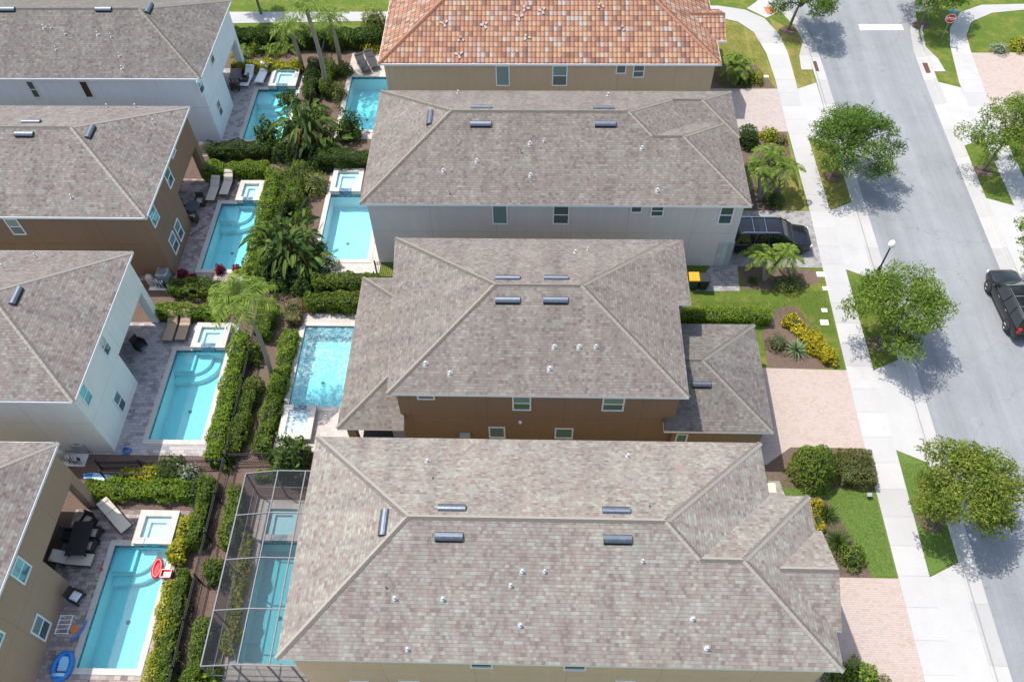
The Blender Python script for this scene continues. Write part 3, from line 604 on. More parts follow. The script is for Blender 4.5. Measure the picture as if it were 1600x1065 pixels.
def wins_s(h, Y, lst):
    for (ax, ay), (bx, by), panes, mats in lst:
        xa, za = on_y(ax, ay, Y); xb, zb = on_y(bx, by, Y)
        if za-zb < 1.0 and panes == 0: zb = za-1.3; panes = 2
        window_s(h, xa, xb, zb, za, Y, panes, mats)
BD = ('glass_blind', 'glass_dark'); DD = ('glass_dark', 'glass_dark'); KK = ('glass_black', 'glass_black')
L0h, L0r, L0p, wx, _ = l_house('L0', 'taupe stucco house with rose-grey shingle roof beside the pool with the red and blue floats', 9.0, 19.85, 'stucco_taupe', 'shingle_mauve', 'cap_rose', PT, 14.85)
wins_e(L0h, wx, [((14.5, 897.6), (48.7, 883.6)), ((46.4, 987.8), (79.8, 972.5)), ((-27, 1002), (7, 988))])
L1h, L1r, L1p, wx, _ = l_house('L1', 'pale off-white stucco house with rose-grey shingle roof next to the two tan loungers', 22.2, 32.55, 'stucco_pale', 'shingle_mauve', 'cap_rose', PT, 27.15)
wins_e(L1h, wx, [((152, 537), (174, 543)), ((120.5, 615.5), (145, 617.5)), ((175, 625), (197.5, 629))])
vent(L1r, L1p['E'], 25, 461, 'y')
for q in ((56, 401), (5, 418)): pipe(L1r, L1p['N'], *q)
L2h, L2r, L2p, wx, _ = l_house('L2', 'dark brown stucco house with five white windows on its pool side', 35.3, 45.75, 'stucco_umber', 'shingle_mauve', 'cap_rose', PT, 40.25)
wins_e(L2h, wx, [((265.5, 241), (274.5, 235)), ((254.5, 272.5), (271.7, 280.5)), ((229.5, 333.7), (248.7, 338.7)), ((262.5, 376), (280, 382.5)), ((270.7, 355), (287.5, 363.7))])
wins_s(L2h, 35.62, [((4, 341), (43, 366), 2, BD)])
vent(L2r, L2p['S'], 37, 209, 'x'); vent(L2r, L2p['E'], 141, 205, 'y'); vent(L2r, L2p['N'], 49, 189, 'x')
for q, pl in (((112, 309), 'S'), ((240, 192), 'E'), ((168, 168), 'N'), ((212, 168), 'N')): pipe(L2r, L2p[pl], *q, r=.06)
L3h, L3r, L3p, wx, _ = l_house('L3', 'bluish white stucco house in the far corner with grey shingle roof and two white loungers', 48.75, 58.4, 'stucco_white', 'shingle_grey', 'cap_grey', PT, 53.2)
wins_e(L3h, wx, [((323.7, 82.5), (335.7, 93.7)), ((306, 128), (319.5, 138.5)), ((336.7, 162.5), (348.7, 175))])
wins_s(L3h, 49.07, [((38, 126), (66, 153), 2, DD), ((121, 126), (149, 153), 1, KK)])
vent(L3r, L3p['S'], 10, 14, 'x'); vent(L3r, L3p['S'], 161, 14, 'x'); vent(L3r, L3p['E'], 233, 12, 'y')
for q in ((69, 44), (102, 54), (153, 55), (174, 58), (88, 78), (187, 88), (191, 108), (80, 44)): pipe(L3r, L3p['S'], *q, r=random.choice((.045, .06)))

# R0: the big roof in the foreground
h = thing('house', (0, 15, 0), 'tan stucco house nearest the camera with large rose shingle roof and screened pool', 'house'); R0h = h
r = Roof(); xe = 11.0; r.hip(-10.8, xe, 9.72, 20.4, ZE, PT); r0p = dict(r.planes)
r.caps = [c for c in r.caps if not (c[0] == (xe, 9.72, ZE))]
r.caps.append(((7.06, 13.66, ZE+3.94*PT), (5.66, 15.06, ZE+5.34*PT)))
r.wing(xe, 12.85, 9.72, 17.6, ZE, PT, caps=('S', 'N')); r.face([(xe-.6, 17.6, ZE), (11.74, 17.6, ZE), (11.74, 18.6, ZE-PT), (xe-.6, 18.6, ZE-PT)], 'x')
r.wing(12.85, 13.1, 11.35, 15.9, ZE, PT, end='gable', caps=())
ro = r.build(h, 'shingle_rose', 'cap_rose'); R0r = ro
fascia(h, [(-10.8, 9.72), (12.85, 9.72), (12.85, 11.35), (13.1, 11.35), (13.1, 15.9), (12.85, 15.9), (12.85, 17.6), (xe, 17.6), (xe, 20.4), (-10.8, 20.4)], ZE, out=.004)
m = MB(); m.box(xe, 11.74, 18.52, 18.605, ZE-PT-.16, ZE-PT-.012); m.box(11.66, 11.745, 17.61, 18.515, ZE-PT-.16, ZE-PT-.02); m.build('porch_gutter', 'white_trim', h)
m = MB(); m.prism([(-10.45, 10.05), (12.5, 10.05), (12.5, 17.25), (11.4, 17.25), (11.4, 18.3), (10.65, 18.3), (10.65, 20.07), (-10.45, 20.07)], -.1, ZE-.11); m.build('wall', 'stucco_tan', h)
q = MB(); q.face([(13.08, 11.4, ZE-.05), (13.08, 15.85, ZE-.05), (13.08, 13.62, ZE+1.03)]); q.build('gable_wall', 'stucco_tan', h)
for px in (735, 880): 
    xa, _z = on_y(px, 1042, 10.05); window_s(h, xa, xa+1.0, 4.0, 5.42, 10.05)
for px, w_ in ((962, .9), (622, 1.0), (546, .9)):
    xa, za = on_y(px, 1062, 10.05); window_s(h, xa, xa+w_, za-1.3, za, 10.05)
for (px, py), pl, al in (((598, 815), 'W', 'y'), ((706, 791), 'N', 'x'), ((701, 838), 'S', 'x'), ((963, 795), 'N', 'x'), ((965, 842), 'S', 'x')): vent(ro, r0p[pl], px, py, al, 1.2, .40)
for (px, py), pl, rr in (((668, 721), 'N', .07), ((676, 747), 'N', .04), ((981, 713), 'N', .07), ((1015, 791), 'N', .04), ((617, 935), 'S', .07), ((692, 936), 'S', .07), ((816, 893), 'S', .07), ((851, 893), 'S', .05), ((798, 915), 'S', .06), ((813, 977), 'S', .07), ((637, 1014), 'S', .06), ((603, 917), 'S', .04), ((1082, 967), 'S', .07), ((1104, 1013), 'S', .08), ((1004, 877), 'S', .05)):
    pipe(ro, r0p[pl], px, py, rr, .24 if rr > .045 else .15, 'pipe_white' if rr > .045 else 'lead_grey')

# R1: brown house in the middle, lower roofs over patio and garage
h = thing('house', (0, 28, 0), 'brown stucco house in the middle of the row with separate lower roof over its garage', 'house'); R1h = h
pt = 0.425; r = Roof(); r.hip(-7.6, 7.8, 22.95, 33.8, ZE, pt, nw=-.77); r1p = dict(r.planes)
r.wing(7.8, 8.5, 29.02, 33.8, ZE, pt, caps=(), ridge=False)
ro = r.build(h, 'shingle_taupe', 'cap_taupe')
fascia(h, [(-7.6, 22.95), (7.8, 22.95), (7.8, 29.02), (8.5, 29.02), (8.5, 33.8), (-8.37, 33.8)], ZE, out=.004)
m = MB(); m.prism([(-7.25, 23.28), (7.45, 23.28), (7.45, 29.36), (8.15, 29.36), (8.15, 33.47), (-7.98, 33.47)], -.1, ZE-.11)
m.box(7.46, 12.3, 22.95, 29.42, -.1, 2.88); m.build('wall', 'stucco_brown', h)
r2 = Roof(); r2.hip(4.0, 12.65, 22.6, 29.8, 3.0, pt); gp = dict(r2.planes)
def clip_east(mb, x):
    """keep what lies east of x (south of the tall block's wall the low roof wraps the corner)"""
    nv, nf, nu = [], [], []
    for f, uv in zip(mb.f, mb.uv):
        pts = [(mb.v[i], u) for i, u in zip(f, uv)]; out = []
        for k in range(len(pts)):
            (a, ua), (b, ub) = pts[k], pts[(k+1) % len(pts)]
            if a[0] >= x: out.append((a, ua))
            if (a[0]-x)*(b[0]-x) < 0:
                t = (x-a[0])/(b[0]-a[0]); out.append((tuple(p+(q-p)*t for p, q in zip(a, b)), tuple(p+(q-p)*t for p, q in zip(ua, ub))))
        if len(out) > 2:
            o = len(nv); nv += [p for p, _ in out]; nf.append(tuple(range(o, o+len(out)))); nu.append([u for _, u in out])
    mb.v, mb.f, mb.uv = nv, nf, nu
clip_east(r2.mb, 6.86); r2.caps = [((12.65, 22.6, 3.0), (9.05, 26.2, 3+3.6*pt)), ((12.65, 29.8, 3.0), (9.05, 26.2, 3+3.6*pt)), ((7.5, 26.2, 3+3.6*pt), (9.05, 26.2, 3+3.6*pt))]
gr = r2.build(h, 'shingle_grey', 'cap_grey'); gr.name = 'garage_roof'
fascia(h, [(6.86, 22.6), (12.65, 22.6), (12.65, 29.8), (7.47, 29.8), (7.47, 23.2), (6.86, 23.2)], 3.0, out=.004)
vent(gr, gp['S'], 1096, 600, 'x', 1.0, .36, 'vent_dark')
r3 = Roof(); r3.hip(-10.65, -2.0, 22.5, 33.1, 3.0, pt); lp = dict(r3.planes)
for i, v in enumerate(r3.mb.v): r3.mb.v[i] = (-v[0], v[1], v[2])
clip_east(r3.mb, 7.05)
for i, v in enumerate(r3.mb.v): r3.mb.v[i] = (-v[0], v[1], v[2])
r3.mb.f = [tuple(reversed(f)) for f in r3.mb.f]; r3.mb.uv = [list(reversed(u)) for u in r3.mb.uv]
r3.caps = [((-10.65, 22.5, 3.0), (-7.3, 25.85, 3+3.35*pt)), ((-10.65, 33.1, 3.0), (-8.05, 30.5, 3+2.6*pt))]
lr = r3.build(h, 'shingle_taupe', 'cap_taupe'); lr.name = 'patio_roof'; pipe(lr, lp['W'], 614, 518, .06, .2, 'lead_grey')
fascia(h, [(-10.65, 22.5), (-7.05, 22.5), (-7.05, 23.2), (-7.3, 23.2), (-7.95, 33.1), (-10.65, 33.1)], 3.0, out=.004)
m = MB(); m.box(-10.3, -9.85, 22.85, 23.3, -.1, 2.87); m.build('column', 'stucco_brown', h)
m = MB(); m.box(-10.3, -9.85, 32.4, 32.85, -.1, 2.87); m.build('column', 'stucco_brown', h)
wins_s(h, 23.28, [((650, 612), (680, 623), 2, BD), ((800, 618), (830, 640), 2, BD), ((942, 620), (974, 641), 2, BD), ((763, 666), (790, 683), 0, BD), ((867, 668), (895, 684), 0, BD)])
xa, za = on_y(1060, 677, 22.95); window_s(h, xa-.1, xa+.55, za-1.9, za, 22.95)
for (px, py), pl, al in (((793, 432), 'N', 'x'), ((869, 432), 'N', 'x'), ((793, 468), 'S', 'x'), ((868, 468), 'S', 'x')): vent(ro, r1p[pl], px, py, al, 1.3, .40)
for (px, py), pl, rr in (((899, 395), 'N', .07), ((919, 391), 'N', .05), ((665, 569), 'S', .07), ((703, 584), 'S', .07), ((866, 543), 'S', .07), ((905, 543), 'S', .07), ((859, 577), 'S', .08), ((931, 543), 'S', .06)): pipe(ro, r1p[pl], px, py, rr, .24)
xa, za = on_y(727, 677, 23.28); m = MB(); m.box(xa-.3, xa+.3, 23.0, 23.275, za-.2, za+.15); m.build('meter_box', 'unit_grey', h, bevel=.03)
xa, za = on_y(813, 657, 23.28); m = MB(); m.lathe([(.02, -.1), (.08, -.08), (.1, .05), (.03, .1)], (xa, 23.19, za), 10); m.build('wall_light', 'white_vinyl', h)

# R2: grey house
h = thing('house', (1, 42, 0), 'grey stucco house with black car in its driveway and stone-faced front corner', 'house'); R2h = h
r = Roof(); xe = 11.0; r.hip(-10.85, xe, 36.6, 47.5, ZE, PT); r2p = dict(r.planes)
r.caps = [c for c in r.caps if c[0] != (xe, 36.6, ZE) and c[0] != (xe, 47.5, ZE)]
r.wing(xe, 12.9, 36.6, 44.6, ZE, PT, caps=('S', 'N')); r.wing(xe, 13.0, 42.8, 47.5, ZE, PT, caps=('N', 'S'))
r.caps += [((xe-4.0, 40.6, ZE+4.0*PT), (xe-5.45, 42.05, ZE+5.45*PT)), ((xe-2.35, 45.15, ZE+2.35*PT), (xe-5.45, 42.05, ZE+5.45*PT))]
ro = r.build(h, 'shingle_taupe', 'cap_taupe')
fascia(h, [(-10.85, 36.6), (12.9, 36.6), (12.9, 43.1), (13.0, 43.1), (13.0, 47.5), (-10.85, 47.5)], ZE, out=.004)
m = MB(); m.prism([(-10.5, 36.93), (12.55, 36.93), (12.55, 47.17), (-10.5, 47.17)], -.1, ZE-.11); m.build('wall', 'stucco_grey', h)
xa, za = on_y(1125, 378, 36.93); xb, _z = on_y(1143, 378, 36.93); m = MB(); m.box(xa, 12.62, 36.86, 36.927, -.05, za); m.box(12.553, 12.62, 36.93, 38.0, -.05, za); m.build('stone_facing', 'ledgestone', h)
wins_s(h, 36.93, [((768, 320), (794, 350), 1, BD), ((864, 320), (889, 350), 2, DD), ((986, 320), (1003, 332), 1, DD), ((1018, 320), (1036, 338), 2, DD), ((1127, 321), (1142, 350), 2, DD)])
for (px, py), pl, al in (((671, 183), 'W', 'y'), ((752, 166), 'N', 'x'), ((943, 167), 'N', 'x'), ((751, 193), 'S', 'x'), ((946, 193), 'S', 'x')): vent(ro, r2p[pl], px, py, al, 1.3, .40)
for (px, py), pl, rr in (((828, 226), 'S', .07), ((745, 253), 'S', .07), ((829, 275), 'S', .07), ((693, 268), 'S', .07), ((702, 302), 'S', .04), ((1003, 233), 'S', .07), ((1027, 299), 'S', .08), ((716, 146), 'N', .07), ((950, 150), 'N', .07), ((850, 221), 'S', .05), ((814, 238), 'S', .04)): pipe(ro, r2p[pl], px, py, rr, .24, 'pipe_white' if rr > .045 else 'lead_grey')

# R3: tiled house
h = thing('house', (1, 56, 0), 'khaki stucco house with orange clay barrel tile roof', 'house'); R3h = h
r = Roof(); r.hip(-11.4, 12.75, 50.5, 62.0, ZE, PT); r3p = dict(r.planes)
r.wing(12.75, 13.4, 53.2, 57.2, ZE-.05, PT, end='gable', caps=('S', 'N'))
ro = r.build(h, 'clay_tile', 'cap_clay', .34)
fascia(h, [(-11.4, 50.5), (12.75, 50.5), (12.75, 53.2), (13.4, 53.2), (13.4, 57.2), (12.75, 57.2), (12.75, 62.0), (-11.4, 62.0)], ZE)
m = MB(); m.prism([(-11.05, 50.83), (12.4, 50.83), (12.4, 61.65), (-11.05, 61.65)], -.1, ZE-.11); m.build('wall', 'stucco_khaki', h)
wins_s(h, 50.83, [((774, 102), (797, 134), 1, BD), ((863, 102), (886, 134), 2, BD), ((963, 101), (978, 115), 1, DD), ((990, 101), (1006, 121), 2, DD)])
n = Vector(r3p['S'][1]).normalized(); 
for px, py in ((720, 62), (757, 40), (823, 59), (821, 14), (847, 17), (811, 27), (694, 37), (971, 45), (717, 86), (938, 10)):
    c = Vector(on_plane(px, py, r3p['S'][0], n)); u = Vector((1, 0, 0)); v = n.cross(u); q = MB()
    for k in range(3):
        a = k*2.1+px; q.obox(c+u*.19*math.cos(a)+v*.16*math.sin(a)+n*.03, .24+.08*math.sin(a*3), .17, .09, Matrix((u, v, n)).transposed()@Matrix.Rotation(a, 3, 'Z'))
    q.tube([c, c+Vector((0, 0, .25))], [.05, .05], 8)
    q.build('pipe_flashing', 'flash_pink' if 'flash_pink' in M else simple('flash_pink', (0.40, 0.29, 0.25, 1), 0.85, var=.3), ro, bevel=.03)

# ------------------------------------------------------------------ patios and pools
def deck(rect, mat, extra=()):
    m = MB(); holed([tuple(v) for v in PR], *rect, m, 0.018); struct(m, 'patio', mat)
deck((-25.0, -18.7, 5.0, 18.95), 'deck_rose'); deck((-27.9, -18.75, 22.3, 31.75), 'deck_grey'); deck((-27.9, -19.2, 35.2, 44.9), 'deck_rose'); deck((-27.9, -19.0, 48.4, 57.9), 'deck_grey')
deck((-14.9, -7.3, 22.6, 32.6), 'deck_cream'); deck((-15.1, -10.4, 36.0, 45.9), 'deck_cream'); deck((-15.5, -11.0, 49.3, 60.0), 'deck_cream'); deck((-15.0, -10.4, 5.0, 19.7), 'deck_cream')
def pool(key, label, spa, shelf=True, wmat='water_pool', smat='water_spa', copemat='coping_stone', cw=0.3):
    x0, x1, y0, y1 = POOLS[key]; t = thing('swimming_pool', ((x0+x1)/2, (y0+y1)/2, 0), label, 'pool')
    zf, zw = -1.25, -0.09
    b = MB(); b.add([(x0, y0, zf), (x1, y0, zf), (x1, y1, zf), (x0, y1, zf), (x0, y0, .0), (x1, y0, .0), (x1, y1, .0), (x0, y1, .0)], [(0, 1, 2, 3), (0, 4, 5, 1), (1, 5, 6, 2), (2, 6, 7, 3), (3, 7, 4, 0)]); b.build('basin', 'pool_plaster', t)
    e = .004; tb = MB()
    for p, q in (((x0+e, y0+e), (x1-e, y0+e)), ((x1-e, y0+e), (x1-e, y1-e)), ((x1-e, y1-e), (x0+e, y1-e)), ((x0+e, y1-e), (x0+e, y0+e))): tb.face([(*p, -.2), (*q, -.2), (*q, -.004), (*p, -.004)])
    tb.build('waterline_tile', 'mosaic', t)
    c = MB(); o = cw
    c.box(x0-o, x1+o, y0-o, y0, -.05, .05); c.box(x0-o, x1+o, y1, y1+o, -.05, .05); c.box(x0-o, x0, y0, y1, -.05, .05); c.box(x1, x1+o, y0, y1, -.05, .05)
    c.build('coping', copemat, t)
    st = MB()
    if shelf:
        st.box(x0+.005, x0+1.15, y1-1.25, y1-.005, zf+.004, -.34)
        for rr, zt in ((1.25, -.58), (1.75, -.85)):
            cx, cy = x0+1.0, y1-.006; pts = [(x0+.006, cy)] if False else []
            pts = [(x0+.006, cy), (x0+.006, y1-1.25-(rr-1.15))] + [(x0+1.0+(rr-.1)*math.sin(a)*.95, y1-.25-rr*math.cos(a)*.85-.0) for a in [k*math.pi/2/10 for k in range(11)]] + [(x0+1.0+(rr-.1)*.95, cy)]
            st.prism(pts, zf+.006, zt-.001*rr)
        st.build('steps', 'pool_plaster', t)
    w = MB(); w.face([(x0+.002, y0+.002, zw), (x1-.002, y0+.002, zw), (x1-.002, y1-.002, zw), (x0+.002, y1-.002, zw)]); w.build('water', wmat, t)
    dr = MB(); dr.lathe([(.0, zf+.02), (.12, zf+.02), (.12, zf+.012)], ((x0+x1)/2-.2, y0+(y1-y0)*.42, 0), 12); dr.build('drain', 'lead_grey', t)
    if spa:
        a0, a1, b0, b1, side = spa; hh = .42; ww = .32
        s_ = MB(); s_.box(a0, a1, b0, b0+ww, -.1 if side == 'N' else -.05, hh-.06); s_.box(a0, a1, b1-ww, b1, -.05, hh-.06); s_.box(a0, a0+ww, b0+ww, b1-ww, -.05, hh-.06); s_.box(a1-ww, a1, b0+ww, b1-ww, -.05, hh-.06)
        sp = s_.build('spa', 'coping_stone', t)
        cp = MB(); q = .03
        # coping with a lowered spillway on the pool side
        yy0, yy1 = (b0, b0+ww) if side == 'N' else (b1-ww, b1)
        fy0, fy1 = (b1-ww, b1) if side == 'N' else (b0, b0+ww)
        sa, sb = a0+(a1-a0)*.30, a0+(a1-a0)*.72
        cp.box(a0-q, a1+q, fy0-(q if side != 'N' else 0), fy1+(q if side == 'N' else 0), hh-.06, hh); cp.box(a0-q, a0+ww, min(yy0, fy1), max(yy0, fy0) if side == 'N' else yy0, hh-.06, hh) if False else None
        m0, m1 = b0+ww, b1-ww
        cp.box(a0-q, a0+ww, m0, m1, hh-.06, hh); cp.box(a1-ww, a1+q, m0, m1, hh-.06, hh)
        cp.box(a0-q, sa, yy0-(q if side == 'N' else 0), yy1+(0 if side == 'N' else q), hh-.06, hh); cp.box(sb, a1+q, yy0-(q if side == 'N' else 0), yy1+(0 if side == 'N' else q), hh-.06, hh)
        cp.build('spa_coping', copemat, sp)
        sl = MB(); sl.box(sa+.004, sb-.004, yy0-.012, yy1+.012, hh-.058, hh-.035); yv = yy0-.012 if side == 'N' else yy1+.012
        sl.face([(sa, yv, 0.0), (sb, yv, 0.0), (sb, yv, hh-.04), (sa, yv, hh-.04)]); sl.build('spillway', 'mosaic', sp)
        fl = MB(); i0, i1, j0, j1 = a0+ww, a1-ww, b0+ww, b1-ww; B = .26
        fl.face([(i0, j0, .022), (i1, j0, .022), (i1, j1, .022), (i0, j1, .022)])
        fl.box(i0+.003, i0+B, j0+.003, j1-.003, .02, .2); fl.box(i0+B, i1-.003, j1-B, j1-.003, .02, .2); fl.box(i1-B, i1-.003, j0+.003, j1-B, .02, .2)
        fl.build('spa_bench', 'pool_plaster', sp)
        sw = MB(); sw.face([(i0+.002, j0+.002, hh-.05), (i1-.002, j0+.002, hh-.05), (i1-.002, j1-.002, hh-.05), (i0+.002, j1-.002, hh-.05)]); sw.build('spa_water', smat, sp)
    return t
pool('L0', 'pool with spa beside the taupe house, red toy on its edge', (-21.15, -19.1, 16.9, 18.75, 'N'))
pool('L1', 'pool with raised spa beside the pale off-white house and the two tan loungers', (-21.25, -19.15, 29.6, 31.45, 'N'))
pool('L2', 'pool with raised spa beside the dark brown house and the two beige loungers', (-21.3, -19.6, 42.35, 44.3, 'N'))
pool('L3', 'far pool with spa beside the bluish white house and its two white loungers', (-21.55, -19.35, 55.15, 57.5, 'N'))
pool('R0', 'pool with spa inside the dark screened enclosure', (-14.5, -12.4, 17.2, 19.3, 'N'), False)
pool('R1', 'pool with sparkling rippled water and churning white spa beside the brown house in the middle', (-14.65, -12.8, 23.3, 25.5, 'S'), False, 'water_rippled', 'water_churned')
pool('R2', 'pool with spa beside the grey house, pale blue water in the sun', (-14.75, -12.6, 43.3, 45.6, 'N'), False, 'water_sun_tint')
pool('R3', 'pool beside the orange tiled house, without a spa in view', None, False, 'water_pool')

# ------------------------------------------------------------------ fences
def fence(path, label, h=1.25, gap=0.12, group=None):
    p0 = Vector((*path[0], 0)); f = thing('picket_fence', p0, label, 'fence', group)
    pk, rl = MB(), MB()
    for a, b in zip(path[:-1], path[1:]):
        a, b = Vector((*a, 0)), Vector((*b, 0)); d = b-a; L = d.length; d.normalize(); ang = math.atan2(d.y, d.x); R = Matrix.Rotation(ang, 3, 'Z')
        n = int(L/gap)
        for i in range(n): pk.obox(a+d*(i+.5)*L/n+Vector((0, 0, h/2+.02)), .018, .018, h-.06, R)
        for z in (.15, h-.22, h-.04): rl.obox(a+d*L/2+Vector((0, 0, z)), L, .035, .04, R)
        np_ = max(1, int(L/2.2))
        for i in range(np_+1):
            q = MB(); q.obox(a+d*L*i/np_+Vector((0, 0, h/2+.03)), .065, .065, h+.1, R); q.obox(a+d*L*i/np_+Vector((0, 0, h+.1)), .085, .085, .03, R); q.build('post', 'fence_black', f)
    
    if len(path) == 2 and (Vector(path[1])-Vector(path[0])).length < 2:
        pk.add(rl.v, rl.f); pk.build('gate_panel', 'fence_black', f)
    else: pk.build('pickets', 'fence_black', f); rl.build('rails', 'fence_black', f)
    return f
fence([(-17.0, 6.0), (-17.15, 21.7)], 'black metal picket fence between the screened pool and the taupe house pool')
fence([(-17.15, 21.7), (-17.4, 34.6)], 'black metal picket fence behind the pool of the pale off-white house')
fence([(-17.4, 34.6), (-17.55, 47.5)], 'black metal picket fence among the tropical plants beside the dark brown house pool')
fence([(-17.55, 47.5), (-17.65, 60.6)], 'black metal picket fence under the three tall palms')
fence([(-24.3, 21.35), (-17.25, 21.6)], 'black metal picket fence along the yellow flowering hedge south of the pale house', .95)
fence([(-17.08, 21.85), (-11.5, 22.1)], 'black metal picket fence running from the main fence toward the screened enclosure', 1.15)
fence([(-23.9, 20.75), (-21.0, 20.72)], 'short black fence by the side gate of the taupe house', .9)
fence([(-24.0, 47.0), (-17.65, 47.2)], 'black metal picket fence behind the shaded hedge below the far left pool', .95)
fence([(-24.0, 34.2), (-17.5, 34.4)], 'black metal picket fence beside the dark hedge under the feathery palm', .95)
fence([(-17.3, 34.9), (-10.5, 35.1)], 'black metal picket fence south of the grey house pool', 1.1)
fence([(-26.0, 60.6), (-11.5, 61.2)], 'black metal picket fence along the far garden by the cross path', 1.1)
for px, py, s_ in ((604, 428, 0),):
    x, y = -9.9, 35.6
    fence([(x-.55, y), (x+.95, y)], 'narrow black gate at the corner of the grey house', 1.6)

# ------------------------------------------------------------------ pool screen enclosure
cg = thing('pool_enclosure', (-13, 15, 0), 'bronze-framed pool screen enclosure beside the tan house in the foreground', 'screen enclosure')
cx0, cx1, cy0, cy1, cz, czr = -15.15, -10.5, 10.2, 19.95, 2.55, 2.95
cxm = -13.35
ybm = [cy0, 12.75, 15.25, 17.6, cy1]
def beam(a, b, r=.05):
    m = MB(); a, b = Vector(a), Vector(b); d = b-a; R = d.to_track_quat('X', 'Z').to_matrix(); m.obox((a+b)/2, d.length, r*1.1, r*1.6, R); m.build('beam', 'cage_bronze', cg)
for y in ybm: beam((cx0, y, cz), (cxm, y, czr)); beam((cxm, y, czr), (cx1, y, czr)); beam((cx0, y, 0), (cx0, y, cz))
beam((cx0, cy0, cz+.003), (cx0, cy1, cz+.003), .055); beam((cxm, cy0, czr+.004), (cxm, cy1, czr+.004)); beam((cx1+.2, cy0, czr+.004), (cx1+.2, cy1, czr+.004))
beam((-11.9, cy0, czr+.004), (-11.9, cy1, czr+.004))
for x in (-13.6, -12.0, -10.9): beam((x, cy0, 0), (x, cy0, czr)); beam((x, cy1, 0), (x, cy1, czr))
beam((cx0, cy0, .05), (cx0, cy1, .05)); beam((cx0, cy0, .9), (cx0, cy1, .9), .035); beam((cx0, cy0, .05), (cx1, cy0, .05)); beam((cx0, cy0, 1.0), (cx1, cy0, 1.0), .035); beam((cx0, cy1, 1.0), (cx1, cy1, 1.0), .035)
beam((cx0, 12.75, .9), (cxm, cy0, czr), .03)
for i in range(4):
    y0, y1 = ybm[i]+.03, ybm[i+1]-.03
    m = MB(); m.face([(cx0, y0, cz), (cxm, y0, czr), (cxm, y1, czr), (cx0, y1, cz)]); m.build('screen_panel', 'screen_mesh', cg)
    m = MB(); m.face([(cxm, y0, czr), (cx1, y0, czr), (cx1, y1, czr), (cxm, y1, czr)]); m.build('screen_panel', 'screen_mesh', cg)
    m = MB(); m.face([(cx0, y0, .05), (cx0, y0, cz), (cx0, y1, cz), (cx0, y1, .05)]); m.build('screen_panel', 'screen_mesh', cg)
for y in (cy0, cy1):
    m = MB(); m.face([(cx0, y, .05), (cx1, y, .05), (cx1, y, czr), (cxm, y, czr), (cx0, y, cz)]); m.build('screen_panel', 'screen_mesh', cg)

# ------------------------------------------------------------------ vegetation
def quads(name, C, U, V, mat, parent=None, origin=(0, 0, 0)):
    """leaf mesh: pointed quads from numpy centres and half-axes"""
    N = len(C); v = np.empty((N, 4, 3)); v[:, 0] = C-U; v[:, 1] = C-V*.9+U*.1; v[:, 2] = C+U; v[:, 3] = C+V*.9+U*.1
    v = v.reshape(-1, 3)-np.array(origin if parent is None else wloc(parent)); me = bpy.data.meshes.new(name)
    me.vertices.add(4*N); me.vertices.foreach_set('co', v.ravel().astype(np.float32)); me.loops.add(4*N); me.loops.foreach_set('vertex_index', np.arange(4*N, dtype=np.int32))
    me.polygons.add(N); me.polygons.foreach_set('loop_start', np.arange(0, 4*N, 4, dtype=np.int32)); me.polygons.foreach_set('loop_total', np.full(N, 4, np.int32)); me.update(); me.validate()
    me.materials.append(M[mat]); o = bpy.data.objects.new(name, me); COL.objects.link(o)
    if parent is not None: o.parent = parent
    else: o.location = origin
    return o
def rdir(n, up=0.0):
    d = RNG.normal(size=(n, 3)); d[:, 2] += up; return d/np.linalg.norm(d, axis=1)[:, None]
def axes(n, d, size, asp):
    u = rdir(n); u -= d*(u*d).sum(1)[:, None]; u /= np.linalg.norm(u, axis=1)[:, None]+1e-9; v = np.cross(d, u)
    s = size*RNG.uniform(.6, 1.35, n)[:, None]; return u*s, v*s*asp
def lump(a):
    return .5+.5*np.sin(a)
